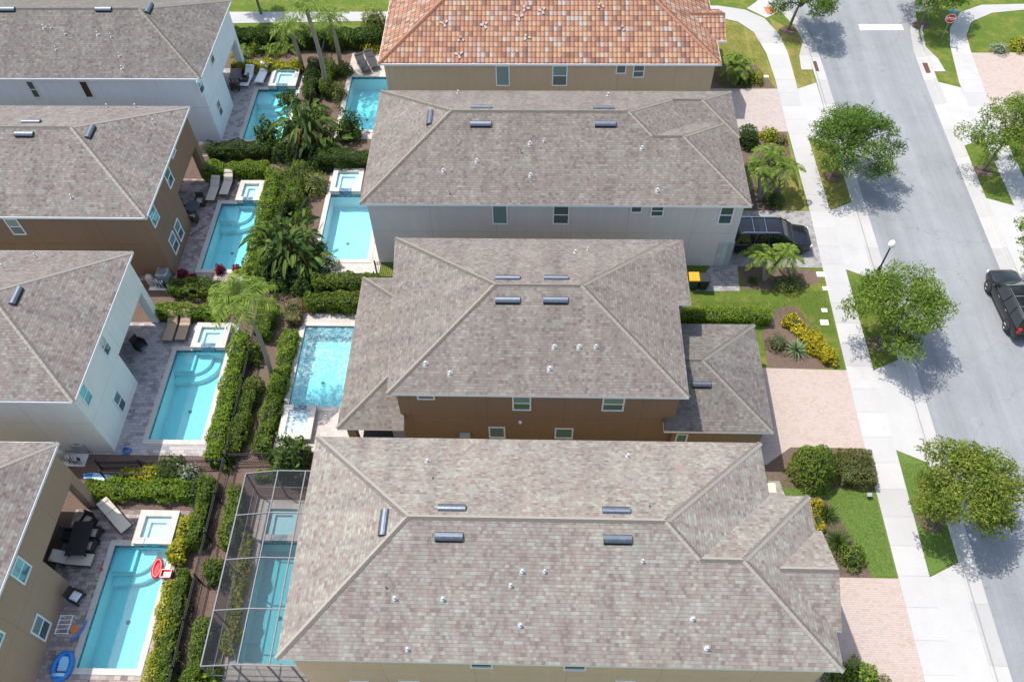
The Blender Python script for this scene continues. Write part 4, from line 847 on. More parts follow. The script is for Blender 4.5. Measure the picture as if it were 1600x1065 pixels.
def hedge(p0, p1, w, h, mat, label, size=.07, dens=300, group=None, base=0.0, cat='hedge', rough=.15):
    p0, p1 = np.array(p0[:2]), np.array(p1[:2]); L = np.linalg.norm(p1-p0); d = (p1-p0)/L; nn = np.array([-d[1], d[0]])
    c = (p0+p1)/2; t = thing('hedge', (c[0], c[1], 0), label, cat, group)
    k = MB(); R = Matrix.Rotation(math.atan2(d[1], d[0]), 3, 'Z'); k.obox((c[0], c[1], h*.36), max(.2, L-.35), w*.5, h*.72, R); k.build('dark_core', 'hedge_core', t)  # solid box core; shade between the leaves is put into its dark colour
    A = L*(w+2*h)+2*w*h; N = int(min(A*dens, 30000)); s = RNG.uniform(0, 1, N); ph = RNG.uniform(0, 6, 4)
    a = RNG.uniform(-.5, .5, N)*L; per = 2*h+w; q = RNG.uniform(0, per, N)
    endm = RNG.uniform(0, 1, N) < 2*w*h/A
    b = np.where(q < h, -w/2, np.where(q > h+w, w/2, q-h-w/2)); z = np.where(q < h, q, np.where(q > h+w, q-h-w, h))
    b = np.where(endm, RNG.uniform(-.5, .5, N)*w, b); z = np.where(endm, RNG.uniform(0, 1, N)*h, z); a = np.where(endm, np.sign(a)*L/2, a)
    und = rough*(np.sin(a*2.1+ph[0])+.8*np.sin(a*5.3+ph[1]+b*3)+.6*np.sin(z*6+a*3+ph[2]))
    dep = np.abs(RNG.normal(0, .09, N))
    nrm = np.zeros((N, 3)); side = (~endm) & (np.abs(b) > w/2-.001) & (z < h-.001)
    nrm[:, 0] = np.where(side, np.sign(b)*nn[0], 0); nrm[:, 1] = np.where(side, np.sign(b)*nn[1], 0); nrm[:, 2] = np.where(~side & ~endm, 1, 0)
    nrm[endm, 0] = np.sign(a[endm])*d[0]; nrm[endm, 1] = np.sign(a[endm])*d[1]
    C = np.stack([c[0]+d[0]*a+nn[0]*b, c[1]+d[1]*a+nn[1]*b, z], 1)+nrm*(und*.8-dep)[:, None]
    # round the upper edges
    C[:, 2] -= np.where(np.abs(b) > w*.35, .12*h*(np.abs(b)/(w/2))**3, 0)*(z > h*.6)
    C[:, 2] = np.maximum(C[:, 2], .03)
    dd = nrm*.6+rdir(N, .5); dd /= np.linalg.norm(dd, axis=1)[:, None]; U, V = axes(N, dd, size, .5)
    quads('foliage', C, U, V, mat, t); return t
def blob_pts(N, r, h, shape=2.2, seed=0, lumps=.14, inner=.25):
    d = rdir(N); d[:, 2] = np.abs(d[:, 2])*1.0
    th = np.arctan2(d[:, 1], d[:, 0]); ph = np.arccos(np.clip(d[:, 2], 0, 1)); s = seed*1.7
    k = 1+lumps*(np.sin(3*th+s)*np.sin(2*ph+s)+.7*np.sin(5*th+2*s+3*ph)+.5*np.sin(9*th+s)*np.sin(5*ph))
    rad = k*(1-np.abs(RNG.normal(0, inner*.4, N)).clip(0, .8)); return d*rad[:, None]*np.array([r, r, h]), d
def shrub(px, py, r, h, mat, label, size=.09, dens=110, name='shrub', cat='shrub', group=None, lumps=.16, asp=.5, xy=None, sx=1.0, sy=1.0):
    x, y = xy if xy else P(px, py, 0); t = thing(name, (x, y, 0), label, cat, group)
    N = int(min(2*math.pi*r*max(r, h)*dens+120, 16000)); C, d = blob_pts(N, r, h, seed=x+y, lumps=lumps)
    C = C*np.array([sx, sy, 1])+np.array([x, y, .06]); C[:, 2] = np.maximum(C[:, 2], .03)
    k = MB(); K = 10
    for i in range(5):
        a = i*2*math.pi/5+x; k.tube([(x, y, 0), (x+math.cos(a)*r*.25*sx, y+math.sin(a)*r*.25*sy, h*.4), (x+math.cos(a)*r*.55*sx, y+math.sin(a)*r*.55*sy, h*.72)], [.03, .022, .008], 5)
    k.lathe([(r*.45*min(sx, sy), .0), (r*.62*min(sx, sy), h*.3), (r*.5*min(sx, sy), h*.58), (r*.1, h*.72)], (x, y, 0), 9); k.build('dark_core', 'hedge_core', t)  # thin stems plus a solid core, inner shade put into its dark colour
    dd = d*.7+rdir(N, .4); dd /= np.linalg.norm(dd, axis=1)[:, None]; U, V = axes(N, dd, size, asp); quads('foliage', C, U, V, mat, t); return t
def tree(base, r, hgt, mat, label, n=11000, size=.12, squash=.72, group=None, off=(0, 0), seed=1, nbr=46, name='oak_tree'):
    x, y = base; rg = np.random.default_rng(seed); t = thing(name, (x, y, 0), label, 'tree', group)
    zc = hgt-r*squash; top = Vector((x+off[0]*.7, y+off[1]*.7, zc*.95))
    tips = []; lb = MB()
    for i in range(nbr):
        d = rg.normal(size=3); d /= np.linalg.norm(d)
        if d[2] < -.45: d[2] *= -.5
        k = rg.uniform(.55, 1.0)**.6; bulge = 1+.2*math.sin(3*math.atan2(d[1], d[0])+seed)
        e = Vector((x+off[0]+d[0]*r*k*bulge, y+off[1]+d[1]*r*k*bulge, zc+d[2]*r*squash*k)); tips.append((e, k))
        if i % 2 == 0:
            a = top+Vector((rg.normal()*.12, rg.normal()*.12, rg.uniform(-.9, .3))); mid = a*.45+e*.55+Vector((0, 0, .2)); lb.tube([a, mid, e], [.06, .035, .012], 5)
    tk = MB(); tk.tube([(x, y, -.1), (x, y, .12), (x+off[0]*.3, y+off[1]*.3, zc*.5), top], [.17, .125, .11, .08], 9); tr = tk.build('trunk', 'bark', t, smooth=True); lb.build('limbs', 'bark', t)
    per = n//nbr; Cs, ds = [], []
    for e, k in tips:
        cr = r*rg.uniform(.17, .40); m = int(per*(cr/(r*.3))**2*rg.uniform(.7, 1.2)); d = rg.normal(size=(m, 3)); d /= np.linalg.norm(d, axis=1)[:, None]
        rad = cr*rg.uniform(.15, 1, m)**.5; C = np.array(e)+d*rad[:, None]*np.array([1, 1, .62]); Cs.append(C); ds.append(d)
        # a few shoots that break the outline
        for j in range(5):
            q = rg.normal(size=3); q /= np.linalg.norm(q); q[2] *= .5; L = cr*rg.uniform(1.0, 1.6); s = rg.uniform(.3, 1, 14); C = np.array(e)+q*(s*L)[:, None]+rg.normal(0, .05, (14, 3)); Cs.append(C); ds.append(np.tile(q, (14, 1)))
    C = np.concatenate(Cs); d = np.concatenate(ds); N = len(C); dd = d*.35+rdir(N, .75); dd /= np.linalg.norm(dd, axis=1)[:, None]
    U, V = axes(N, dd, size, .42); quads('crown', C, U, V, mat, t); return t
def frond_pts(o, az, el, L, droop, n=18, lw=.5, width=.035, forward=.55):
    """one feather frond: list of thin leaflets as (centre, half-length axis, half-width axis)"""
    o = np.array(o); hd = np.array([math.cos(az), math.sin(az), 0]); C, U, V = [], [], []; rach = []
    side = np.array([-hd[1], hd[0], 0])
    for i in range(n+1):
        s = i/n; p = o+hd*(L*s*math.cos(el)*(1-.12*s*s))+np.array([0, 0, L*s*math.sin(el)-droop*L*s*s]); rach.append(p)
    for i in range(2, n+1):
        p = rach[i]; tan = rach[i]-rach[i-1]; tan = tan/np.linalg.norm(tan); s = i/n; l = lw*(.45+.55*math.sin(math.pi*min(1, s*1.02)))*(1 if s < .9 else .7)
        for sg in (-1, 1):
            d = side*sg*1.0+tan*forward+np.array([0, 0, -.35-.25*random.random()]); d += np.random.default_rng(abs(i*7+sg+int(az*100))).normal(0, .12, 3); d /= np.linalg.norm(d)
            C.append(p+d*l/2); U.append(d*l/2); w = np.cross(d, np.array([0, 0, 1])); w /= np.linalg.norm(w)+1e-6; V.append(w*width)
    return rach, C, U, V
def palm(base, head, label, nf=18, L=2.0, lw=.5, mat='leaf_palm', droop=.45, rad=(.13, .10), lean=None, elmax=1.25, elmin=-.15, width=.035, n=18, name='palm_tree', dead=0, heads=None, fan=False, group=None):
    x, y = base; t = thing(name, (x, y, 0), label, 'palm', group); heads = heads or [head]
    for hi, hd in enumerate(heads):
        hx, hy, hz = hd; tk = MB(); b = Vector((x, y, -.05)); e = Vector((hx, hy, hz)); pts = []; K = 14
        for i in range(K+1):
            s = i/K; p = b.lerp(e, s); bow = math.sin(math.pi*s)*.05*hz*(1 if hi % 2 == 0 else -1); pts.append(p+Vector((bow*.5 if not lean else lean[0]*math.sin(math.pi*s), 0 if not lean else lean[1]*math.sin(math.pi*s), 0)))
        tk.tube(pts, [rad[0]+(rad[1]-rad[0])*i/K+(.03 if i == 0 else 0)+(.012 if i % 2 else 0) for i in range(K+1)], 9); tk.build('trunk', 'bark_palm', t, smooth=True)
        C, U, V = [], [], []; rb = MB(); random.seed(int(hx*100+hz*10))
        for i in range(nf):
            s = (i+.5)/nf; az = i*2.39996+hx; el = elmax+(elmin-elmax)*s**.8+random.uniform(-.1, .1); l = L*random.uniform(.85, 1.12)*(.75+.25*min(1, s*3))
            if fan:
                # petiole and a pleated fan
                hdv = np.array([math.cos(az), math.sin(az), 0]); pe = np.array([hx, hy, hz])+hdv*l*.5*math.cos(el)+np.array([0, 0, l*.5*math.sin(el)]); rb.tube([(hx, hy, hz), tuple(pe)], [.022, .014], 4)
                sd = np.array([-hdv[1], hdv[0], 0]); fw = hdv*math.cos(el-.5)+np.array([0, 0, math.sin(el-.5)])
                for k in range(17):
                    a = (k-8)/8*1.75; d = fw*math.cos(a)+sd*math.sin(a); d[2] -= .12+.35*abs(math.sin(a))*.6; d /= np.linalg.norm(d); ll = l*.5*(.75+.3*math.cos(a))
                    C.append(pe+d*ll/2); U.append(d*ll/2); w = np.cross(d, np.array([0, 0, 1])); w /= np.linalg.norm(w)+1e-6; V.append(w*.055)
            else:
                r_, c_, u_, v_ = frond_pts((hx, hy, hz), az, el, l, droop*random.uniform(.8, 1.25), n, lw, width); C += c_; U += u_; V += v_
                rb.tube([tuple(p) for p in r_[::3]], [.024]+[.014]*(len(r_[::3])-2)+[.006], 4)
        rb.build('stalks', 'frond_green' if 'frond_green' in M else simple('frond_green', (0.10, 0.13, 0.035, 1), .6), t)
        quads('crown', np.array(C), np.array(U), np.array(V), mat, t)
        if dead:
            C, U, V = [], [], []
            for i in range(dead):
                r_, c_, u_, v_ = frond_pts((hx, hy, hz-.1), i*2.2+hx, -.55, L*.6, .5, 12, lw*.5, .03); C += c_; U += u_; V += v_
            quads('dead_fronds', np.array(C), np.array(U), np.array(V), 'frond_dead', t)
    return t
def paddle_clump(x, y, n, h, label, L=1.2, W=.26, spread=.9, name='paddle_plant', mat='leaf_paddle', seed=3):
    """bird-of-paradise clump: long stalks, each carrying a big folded blade"""
    rg = random.Random(seed); t = thing(name, (x, y, 0), label, 'tropical plant'); st, bl = MB(), MB()
    dl = MB(); rg0 = random.Random(seed+50)
    for i in range(n+n//4):
        dead = i >= n; az = i*2.39996+seed+rg.uniform(-.5, .5); s = math.sqrt((i % n+.5)/n); ox, oy = rg.uniform(-.35, .35)*spread, rg.uniform(-.35, .35)*spread; bx, by = x+ox+math.cos(az)*.4*spread*s, y+oy+math.sin(az)*.4*spread*s
        out = spread*s*rg.uniform(.4, 1.15); hh = h*rg.uniform(.45, 1.08)*(1-.3*s)*(.7 if dead else 1); hd = Vector((math.cos(az), math.sin(az), 0))
        a = Vector((bx, by, 0)); b = a+hd*out*.55+Vector((0, 0, hh)); st.tube([a, a.lerp(b, .5)-hd*.08, b], [.035, .028, .018], 5)
        el = -.9 if dead else 1.25-1.3*s+rg.uniform(-.55, .45); l = L*rg.uniform(.55, 1.2); w = W*rg.uniform(.7, 1.2)*(.55 if dead else 1); tw = rg.uniform(-.9, .9); sd = Vector((-hd.y, hd.x, 0))*math.cos(tw)+Vector((0, 0, math.sin(tw))); up_ = Vector((0, 0, 1)); K = 7; vs = []
        for k in range(K+1):
            u = k/K; p = b+hd*(l*u*math.cos(el))+Vector((0, 0, l*u*math.sin(el)-.5*l*u*u)); ww = w*math.sin(math.pi*min(1, .06+.93*u))**.7*(1-.18*((k*7+i) % 3 == 0))
            vs += [p-sd*ww+up_*ww*.35, p, p+sd*ww+up_*ww*.35]
        fs = []
        for k in range(K): fs += [(k*3, k*3+1, k*3+4, k*3+3), (k*3+1, k*3+2, k*3+5, k*3+4)]
        (dl if dead else bl).add(vs, fs)
    dl.build('dry_leaves', 'frond_dead', t)
    st.build('stalks', 'stalk_green' if 'stalk_green' in M else simple('stalk_green', (0.07, 0.10, 0.03, 1), .6), t); bl.build('blades', mat, t); return t
def rosette(px, py, n, L, label, mat='leaf_agave', w=.05, name='spiky_plant', xy=None, el0=1.35, el1=.1, droop=.25):
    x, y = xy or P(px, py); t = thing(name, (x, y, 0), label, 'plant'); m = MB(); rg = random.Random(int(px*7+py))
    for i in range(n):
        az = i*2.39996; s = (i+.5)/n; el = el0+(el1-el0)*s+rg.uniform(-.12, .12); l = L*rg.uniform(.8, 1.15); hd = Vector((math.cos(az), math.sin(az), 0)); sd = Vector((-hd.y, hd.x, 0)); K = 4; vs = []
        for k in range(K+1):
            u = k/K; p = Vector((x, y, .06))+hd*(l*u*math.cos(el))+Vector((0, 0, l*u*math.sin(el)-droop*l*u*u)); ww = w*(.55+.6*u-1.15*u*u)
            vs += [p-sd*ww+Vector((0, 0, ww*.4)), p, p+sd*ww+Vector((0, 0, ww*.4))]
        fs = []
        for k in range(K): fs += [(k*3, k*3+1, k*3+4, k*3+3), (k*3+1, k*3+2, k*3+5, k*3+4)]
        m.add(vs, fs)
    m.build('leaves', mat, t); st = MB(); st.lathe([(.1, 0), (.07, .12), (.02, .2)], (x, y, 0), 8); st.build('stem', 'bark', t); return t

# street trees
SG = 'street trees planted along the kerb'
tree(P(1302, 275), 2.80, 5.4, 'leaf_oak_dark', 'dense round street tree opposite the grey house driveway, shadow on the road', 20254, 0.085, .85, SG, (.35, .1), 3, 60)
tree(P(1374, 536), 2.61, 5.3, 'leaf_oak', 'street tree beside the lamp post, in front of the brown house', 17138, 0.085, .8, SG, (.15, .2), 5, 52)
tree(P(1455, 812), 2.71, 4.9, 'leaf_oak_olive', 'yellowish olive street tree nearest the camera on the left kerb', 17917, 0.089, .75, SG, (.75, .45), 8, 50)
tree(P(1232, 46), 2.47, 5.0, 'leaf_oak_dark', 'street tree by the curving sidewalk corner beside the tiled house', 15579, 0.089, .8, SG, (.7, .2), 11, 48)
tree(P(1440, 38), 2.75, 5.2, 'leaf_oak_dark', 'street tree behind the stop sign at the far end of the road', 16358, 0.089, .8, SG, (.2, .9), 14, 48)
tree(P(1536, 266), 2.75, 5.6, 'leaf_oak', 'loose open street tree on the right-hand grass strip', 13243, 0.085, .85, SG, (.9, .3), 17, 48)
tree(P(1588, 462), 2.38, 5.6, 'leaf_oak', 'street tree cut by the right edge, over the parked car', 12464, 0.085, .85, SG, (.9, .2), 20, 42)
# palms
def head(px, py, z): x, y = P(px, py, z); return (x, y, z)
b = P(512, 147); palm(b, head(476, 8, 7.6), 'tallest of the three leaning palms above the far hedges', 20, 2.3, .6, 'leaf_palm', .6, (.19, .13), dead=4)
b = P(532, 103); palm(b, head(514, 26, 4.9), 'middle-sized leaning palm nearest the tiled house pool', 18, 2.1, .6, 'leaf_palm', .6, (.18, .13), dead=3)
b = P(473, 108); palm(b, head(450, 40, 4.4), 'shorter palm of the three, nearest the far left spa', 16, 1.8, .5, 'leaf_palm', .55, (.17, .12), dead=5)
b = P(425, 588); palm(b, head(374, 462, 7.4), 'feathery light green palm arching over the spa of the pale house', 30, 2.3, .75, 'leaf_palm', .55, (.14, .1), width=.03, n=26)
b = P(1194, 437); palm(b, None, 'double-trunked palm in the planting bed in front of the black car', 17, 1.35, .42, 'leaf_palm', .7, (.12, .08), heads=[head(1190, 394, 2.4), head(1230, 392, 2.4)], width=.045)
x, y = P(1186, 312); palm((x, y), None, 'clustered palm beside the round dark bush at the front of the grey house', 14, 1.8, .5, 'leaf_palm', .75, (.12, .08), heads=[head(1205, 238, 3.1), head(1228, 258, 2.7), head(1185, 262, 2.6)], width=.05)
x, y = P(1146, 122); palm((x, y), (x, y+.1, 1.3), 'bushy low palm at the corner of the tiled house', 26, 1.9, .55, 'leaf_palm', .5, (.2, .18), width=.05)
# hedges (centre line picked at the height of the top)
def hp(px0, py0, px1, py1, w, h, mat, label, **k): return hedge(P(px0, py0, h), P(px1, py1, h), w, h, mat, label, **k)
hp(291, 805, 270, 872, .7, .9, 'leaf_croton', 'short yellow hedge beside the spa of the taupe house', size=.11)
hp(265, 905, 232, 1075, .75, .9, 'leaf_croton', 'long yellow hedge along the pool of the taupe house')
hp(322, 742, 298, 845, .7, 1.2, 'leaf_hedge', 'green hedge on the house side of the fence beside the yellow hedge by the spa')
hp(283, 885, 246, 1075, .7, 1.1, 'leaf_hedge', 'green hedge between the long yellow hedge and the fence')
hp(375, 515, 328, 712, .95, 1.3, 'leaf_hedge_bright', 'bright leafy hedge along the pool of the pale off-white house', rough=.14)
hp(428, 262, 386, 418, 1.0, 1.35, 'leaf_hedge_bright', 'bright green hedge along the pool of the dark brown house')
hp(451, 258, 405, 432, .75, 1.0, 'leaf_hedge', 'middle hedge row between the bright hedge and the fence by the paddle-leaved plants', rough=.15)
hp(468, 250, 452, 312, 1.0, 1.5, 'leaf_hedge', 'short olive hedge right of the fence above the large paddle-leaved clump')
hp(394, 588, 360, 698, .8, 1.1, 'leaf_hedge', 'green hedge on the right side of the fence in front of the bare mulch strip')
hp(417, 468, 404, 512, 1.0, 1.4, 'leaf_hedge', 'short hedge right of the fence under the feathery palm')
hp(452, 512, 430, 608, .9, .85, 'leaf_hedge_bright', 'light green hedge beside the rippled pool')
hp(428, 612, 404, 698, .95, .9, 'leaf_hedge', 'green hedge continuing past the churning spa')
hp(459, 468, 455, 498, 1.0, .9, 'leaf_brownish', 'small browning hedge corner above the rippled pool', size=.07)
hp(478, 462, 572, 462, 1.0, 1.3, 'leaf_hedge', 'green hedge across the head of the rippled pool')
hp(490, 432, 592, 432, .95, 1.3, 'leaf_hedge', 'hedge below the pale blue pool of the grey house')
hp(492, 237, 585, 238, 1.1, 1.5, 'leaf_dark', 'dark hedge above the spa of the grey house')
hp(366, 757, 352, 850, .8, 1.2, 'leaf_hedge', 'tall dark hedge between the fence and the screen enclosure')
hp(317, 965, 288, 1085, .8, 1.2, 'leaf_hedge', 'dark hedge at the bottom edge right of the fence')
hp(384, 830, 352, 1020, .55, .8, 'leaf_croton', 'yellow-green planting inside the screen enclosure', size=.1)
hp(398, 738, 482, 738, .6, .6, 'leaf_hedge_bright', 'low hedge just behind the screen enclosure')
hp(185, 737, 285, 738, .7, .7, 'leaf_croton', 'yellow flowering hedge along the cross fence south of the pale house', size=.1)
hp(128, 757, 292, 760, 1.0, 1.0, 'leaf_hedge_bright', 'clipped green hedge above the single angled lounger')
hp(262, 441, 340, 444, 1.2, 1.0, 'leaf_hedge', 'hedge below the dark brown house pool, beside the feathery palm')
hp(240, 478, 340, 481, .9, 1.0, 'leaf_hedge_bright', 'clipped hedge behind the two tan loungers')
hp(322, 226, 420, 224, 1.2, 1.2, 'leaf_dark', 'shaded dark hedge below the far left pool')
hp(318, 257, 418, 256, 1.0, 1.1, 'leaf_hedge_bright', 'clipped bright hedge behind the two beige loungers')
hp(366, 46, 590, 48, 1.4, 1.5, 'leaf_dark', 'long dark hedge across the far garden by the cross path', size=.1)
hp(362, 96, 468, 98, .9, .8, 'leaf_croton', 'yellow low hedge beyond the two white loungers', size=.1)
hp(489, 88, 480, 142, .9, 1.4, 'leaf_dark', 'narrow dark hedge beside the far left spa, among the palm trunks')
hp(513, 90, 506, 132, .8, 1.4, 'leaf_hedge', 'narrow hedge between two palm trunks near the tiled house pool')
hp(473, 170, 460, 215, .9, 1.2, 'leaf_hedge', 'hedge along the right side of the far left pool')
hp(1062, 486, 1206, 486, .95, .95, 'leaf_hedge_bright', 'clipped bright hedge between the brown house garage and the lawn', size=.055, dens=420, rough=.05)
hp(1315, 722, 1368, 725, 2.0, 1.0, 'leaf_hedge_worn', 'rectangular clipped hedge beside the sidewalk', size=.06, dens=380, rough=.05)
hp(1275, 782, 1284, 826, .5, .45, 'leaf_gold', 'strip of golden groundcover along the tan house front', size=.09)
hp(1236, 492, 1300, 556, .95, .65, 'leaf_gold', 'band of golden yellow shrubs around the mulch bed', size=.10, rough=.16)
# shrubs
shrub(1266, 740, 1.32, 2.35, 'leaf_hedge', 'big round clipped bush beside the pink paver driveway', .075, 170, lumps=.05)
shrub(1164, 224, .95, 1.6, 'leaf_dark', 'round dark green bush at the front corner of the grey house', .07, 170, lumps=.05)
shrub(1232, 448, .85, .7, 'leaf_hedge', 'low green mound at the foot of the double palm', .06, 160, sx=1.3, lumps=.08)
shrub(1213, 540, .75, .75, 'leaf_rosemary', 'greyish rosemary-like bush in the mulch bed by the garage roof', .05, 170)
shrub(1296, 563, .5, .6, 'leaf_gold', 'last golden bush near the driveway corner', .08, 150)
shrub(1181, 128, .55, .8, 'leaf_croton', 'small yellow bush beside the bushy low palm', .09)
shrub(1340, 1062, .95, 1.0, 'leaf_hedge_bright', 'leafy bush at the bottom edge beside the driveway', .09)
shrub(1308, 1062, .7, .9, 'leaf_hedge', 'darker bush at the bottom edge by the tan house wall', .08)
shrub(1380, 1085, .8, .5, 'leaf_brownish', 'low browning plant at the bottom edge', .08)
shrub(1200, 215, .7, .7, 'leaf_croton', 'yellow-green bush beside the clustered palm', .1)
shrub(1218, 222, .6, .5, 'leaf_brownish', 'low brownish planting near the plain driveway', .07)
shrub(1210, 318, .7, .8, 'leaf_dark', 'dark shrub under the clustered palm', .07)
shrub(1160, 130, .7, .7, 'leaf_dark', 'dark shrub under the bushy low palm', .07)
shrub(1328, 872, .75, .75, 'leaf_hedge', 'rounded green shrub at the end of the dark spiky plants', .08)
shrub(1592, 76, .9, .8, 'leaf_croton', 'yellow bush beside the pink driveway across the road', .1)
shrub(1560, 80, .8, .5, 'leaf_silver', 'low silvery planting across the road', .06)
shrub(489, 296, 1.15, 1.3, 'leaf_palm_fan', 'yellow-green grassy bush left of the grey house spa', .16, 90, asp=.2)
shrub(548, 212, .95, 1.9, 'leaf_paddle', 'dark broad-leaved bush at the end of the tiled house pool', .14, 70, lumps=.3)
shrub(423, 226, .9, 2.0, 'leaf_paddle', 'dark broad-leaved bush in front of the far left pool', .14, 70, lumps=.3)
shrub(513, 420, .85, 1.0, 'leaf_silver', 'white-flecked bush at the end of the pale blue pool', .07, 150)
shrub(458, 728, 1.2, 1.9, 'leaf_paddle', 'dark glossy bush beside the churning spa', .14, 80, lumps=.28)
shrub(338, 892, .6, .9, 'leaf_hedge', 'small round bush beside the fence near the screen enclosure', .08)
shrub(326, 1058, .7, .7, 'leaf_hedge_bright', 'bright green plant at the foot of the screen enclosure', .14, 90)
shrub(270, 742, .95, 1.3, 'leaf_dark', 'dark bush in the middle of the yellow flowering hedge', .09)
shrub(296, 745, .7, 1.0, 'leaf_silver', 'white-flowered bush near the cross fence', .07)
shrub(308, 770, .8, 1.0, 'leaf_dark', 'dark bush at the end of the clipped hedge', .08)
shrub(406, 78, .95, 1.0, 'leaf_hedge', 'round green bush in the far garden', .1)
shrub(580, 78, .95, .9, 'leaf_croton', 'yellowish bush by the dark loungers', .1)
shrub(586, 44, 1.1, 1.7, 'leaf_palm_fan', 'tall grassy bush near the tiled roof corner', .18, 70, asp=.2)
shrub(538, 115, .8, .9, 'leaf_dark', 'dark shrub at the foot of the middle palm', .09)
shrub(470, 112, .35, .6, 'leaf_red', 'small red-leaved plant beside the far left spa', .1, 120, asp=.3)
shrub(527, 150, .8, 1.1, 'leaf_palm_fan', 'pale grassy plant beside the tiled house pool', .16, 80, asp=.2)
shrub(500, 262, .8, 1.0, 'leaf_dark', 'dark shrub at the corner of the grey house spa deck', .09)
shrub(545, 262, .7, .9, 'leaf_dark', 'dark shrub between hedge and grey house spa', .08)
for k, (px, py) in enumerate(((287, 432), (303, 440), (345, 425), (372, 425))):
    shrub(px, py, .32, .6, 'leaf_red', 'red-leaved plant at the end of the dark brown house pool', .13, 110, asp=.25, name='red_plant', cat='plant', group='red plants at the end of the brown house pool')
for px, py, l in ((380, 88, 'dark arching palm-like plant beyond the yellow low hedge'), (428, 82, 'green arching palm-like plant near the shortest palm'), (452, 78, 'arching green plant behind the palm trunks')):
    x, y = P(px, py); palm((x, y), (x, y, .5), l, 16, 1.4, .4, 'leaf_palm', .55, (.1, .1), width=.04, n=12, name='cycad', elmin=.1)
x, y = P(408, 22); tree((x, y), 1.5, 4.2, 'leaf_oak_olive', 'small yellowish tree beyond the far hedge by the cross path', 3500, .11, .9, None, (-.2, .3), 31, 24, name='small_tree')
for px, py, r_, h_, mt, l in ((452, 160, .8, 1.0, 'leaf_dark', 'dark fern-like bush left of the palm trunks and the large dark clump'), (500, 182, .7, .9, 'leaf_palm_fan', 'pale grassy tuft beside the mulch near the tiled house pool'), (462, 246, .9, 1.1, 'leaf_dark', 'dark undergrowth at the foot of the smaller paddle-leaved clump'), (515, 247, .9, 1.2, 'leaf_hedge', 'green bush filling the gap right of the large dark paddle-leaved clump'), (441, 246, .8, 1.2, 'leaf_dark', 'dark bush at the end of the shaded hedge beside the fence'), (437, 335, .8, 1.1, 'leaf_hedge', 'green bush over the fence above the clump with dry stalks'), (474, 342, .7, .8, 'leaf_hedge', 'small green bush below the yellow-green grassy bush'), (498, 398, .7, 1.0, 'leaf_dark', 'dark bush between the large clump and the pale blue pool corner'), (440, 448, 1.0, 1.1, 'leaf_dark', 'dark undergrowth below the large paddle-leaved clump'), (474, 452, .9, 1.0, 'leaf_dark', 'dark bush left of the hedge below the pale blue pool'), (410, 440, .7, 1.3, 'leaf_hedge', 'green bush beside the fence right of the feathery palm'), (392, 560, .8, 1.2, 'leaf_hedge', 'loose green bush against the fence at the palm trunk'), (345, 905, .6, .7, 'leaf_dark', 'low dark bush outside the screen enclosure'), (352, 720, .7, .9, 'leaf_hedge', 'green bush where the cross fence meets the main fence'), (505, 140, .8, 1.1, 'leaf_dark', 'dark bush between the tall palm trunk and the tiled house pool')):
    if l: shrub(px, py, r_, h_, mt, l, .1, 120, lumps=.28)
# spiky plants
rosette(1243, 548, 60, 1.0, 'large green agave in the mulch bed by the golden shrubs', w=.06)
rosette(1292, 806, 70, .85, 'dark spiky plant below the golden groundcover', 'leaf_dark', .045)
rosette(1308, 848, 90, 1.0, 'largest dark spiky plant by the tan house front', 'leaf_dark', .045)
rosette(1175, 440, 40, .6, 'low strappy plant at the edge of the double palm bed', 'leaf_dark', .04)
# paddle-leaved clumps
x, y = P(488, 228); paddle_clump(x, y, 123, 3.6, 'large dark paddle-leaved clump between the two far pools', 1.0, 0.150, 1.7, seed=3)
x, y = P(466, 210); paddle_clump(x, y, 57, 2.6, 'smaller paddle-leaved clump left of the large dark one', .95, 0.136, 1.2, seed=9)
x, y = P(520, 232); paddle_clump(x, y, 23, 2.0, 'low paddle-leaved plant near the dark hedge above the spa', 1.2, 0.163, 1.1, seed=15)
x, y = P(462, 415); paddle_clump(x, y, 130, 3.4, 'large paddle-leaved clump left of the pale blue pool', 1.0, 0.143, 1.6, seed=21)
x, y = P(436, 400); paddle_clump(x, y, 57, 3.0, 'paddle-leaved clump with dry stalks leaning over the fence', .95, 0.136, 1.3, seed=25)
x, y = P(486, 425); paddle_clump(x, y, 44, 2.0, 'low paddle-leaved plant in front of the large clump', 1.1, 0.150, .8, seed=29)
x, y = P(470, 372); paddle_clump(x, y, 31, 2.6, 'paddle-leaved plant at the edge of the mulch beside the pale blue pool', 1.1, 0.150, 1.1, seed=35)

# mown grass blades on the front lawns and verges
def turf(rects, mat, dens):
    Cs = []
    for x0, x1, y0, y1 in rects:
        n = int((x1-x0)*(y1-y0)*dens); Cs.append(np.stack([RNG.uniform(x0, x1, n), RNG.uniform(y0, y1, n), RNG.uniform(.015, .045, n)], 1))
    C = np.concatenate(Cs); N = len(C); d = rdir(N, 1.2); U, V = axes(N, d, .035, .3); U[:, 2] = np.abs(U[:, 2])*1.5
    return tag(quads('grass_blades', C, U, V, mat), kind='stuff')
turf([(13.4, 18.45, 16.1, 22.0), (20.3, 21.75, 17.0, 22.5)], 'leaf_turf', 420)
turf([(20.25, 21.75, 29.0, 35.4), (15.6, 18.5, 31.5, 34.8), (10, 15.5, 32.6, 33.9)], 'leaf_turf', 420)
turf([(20.3, 21.75, 43, 48.9), (15.5, 18.6, 42.2, 50), (20.5, 21.6, 56, 62), (17.4, 18.4, 55.6, 62), (14.4, 17.2, 58.5, 64)], 'leaf_turf_dry', 300)

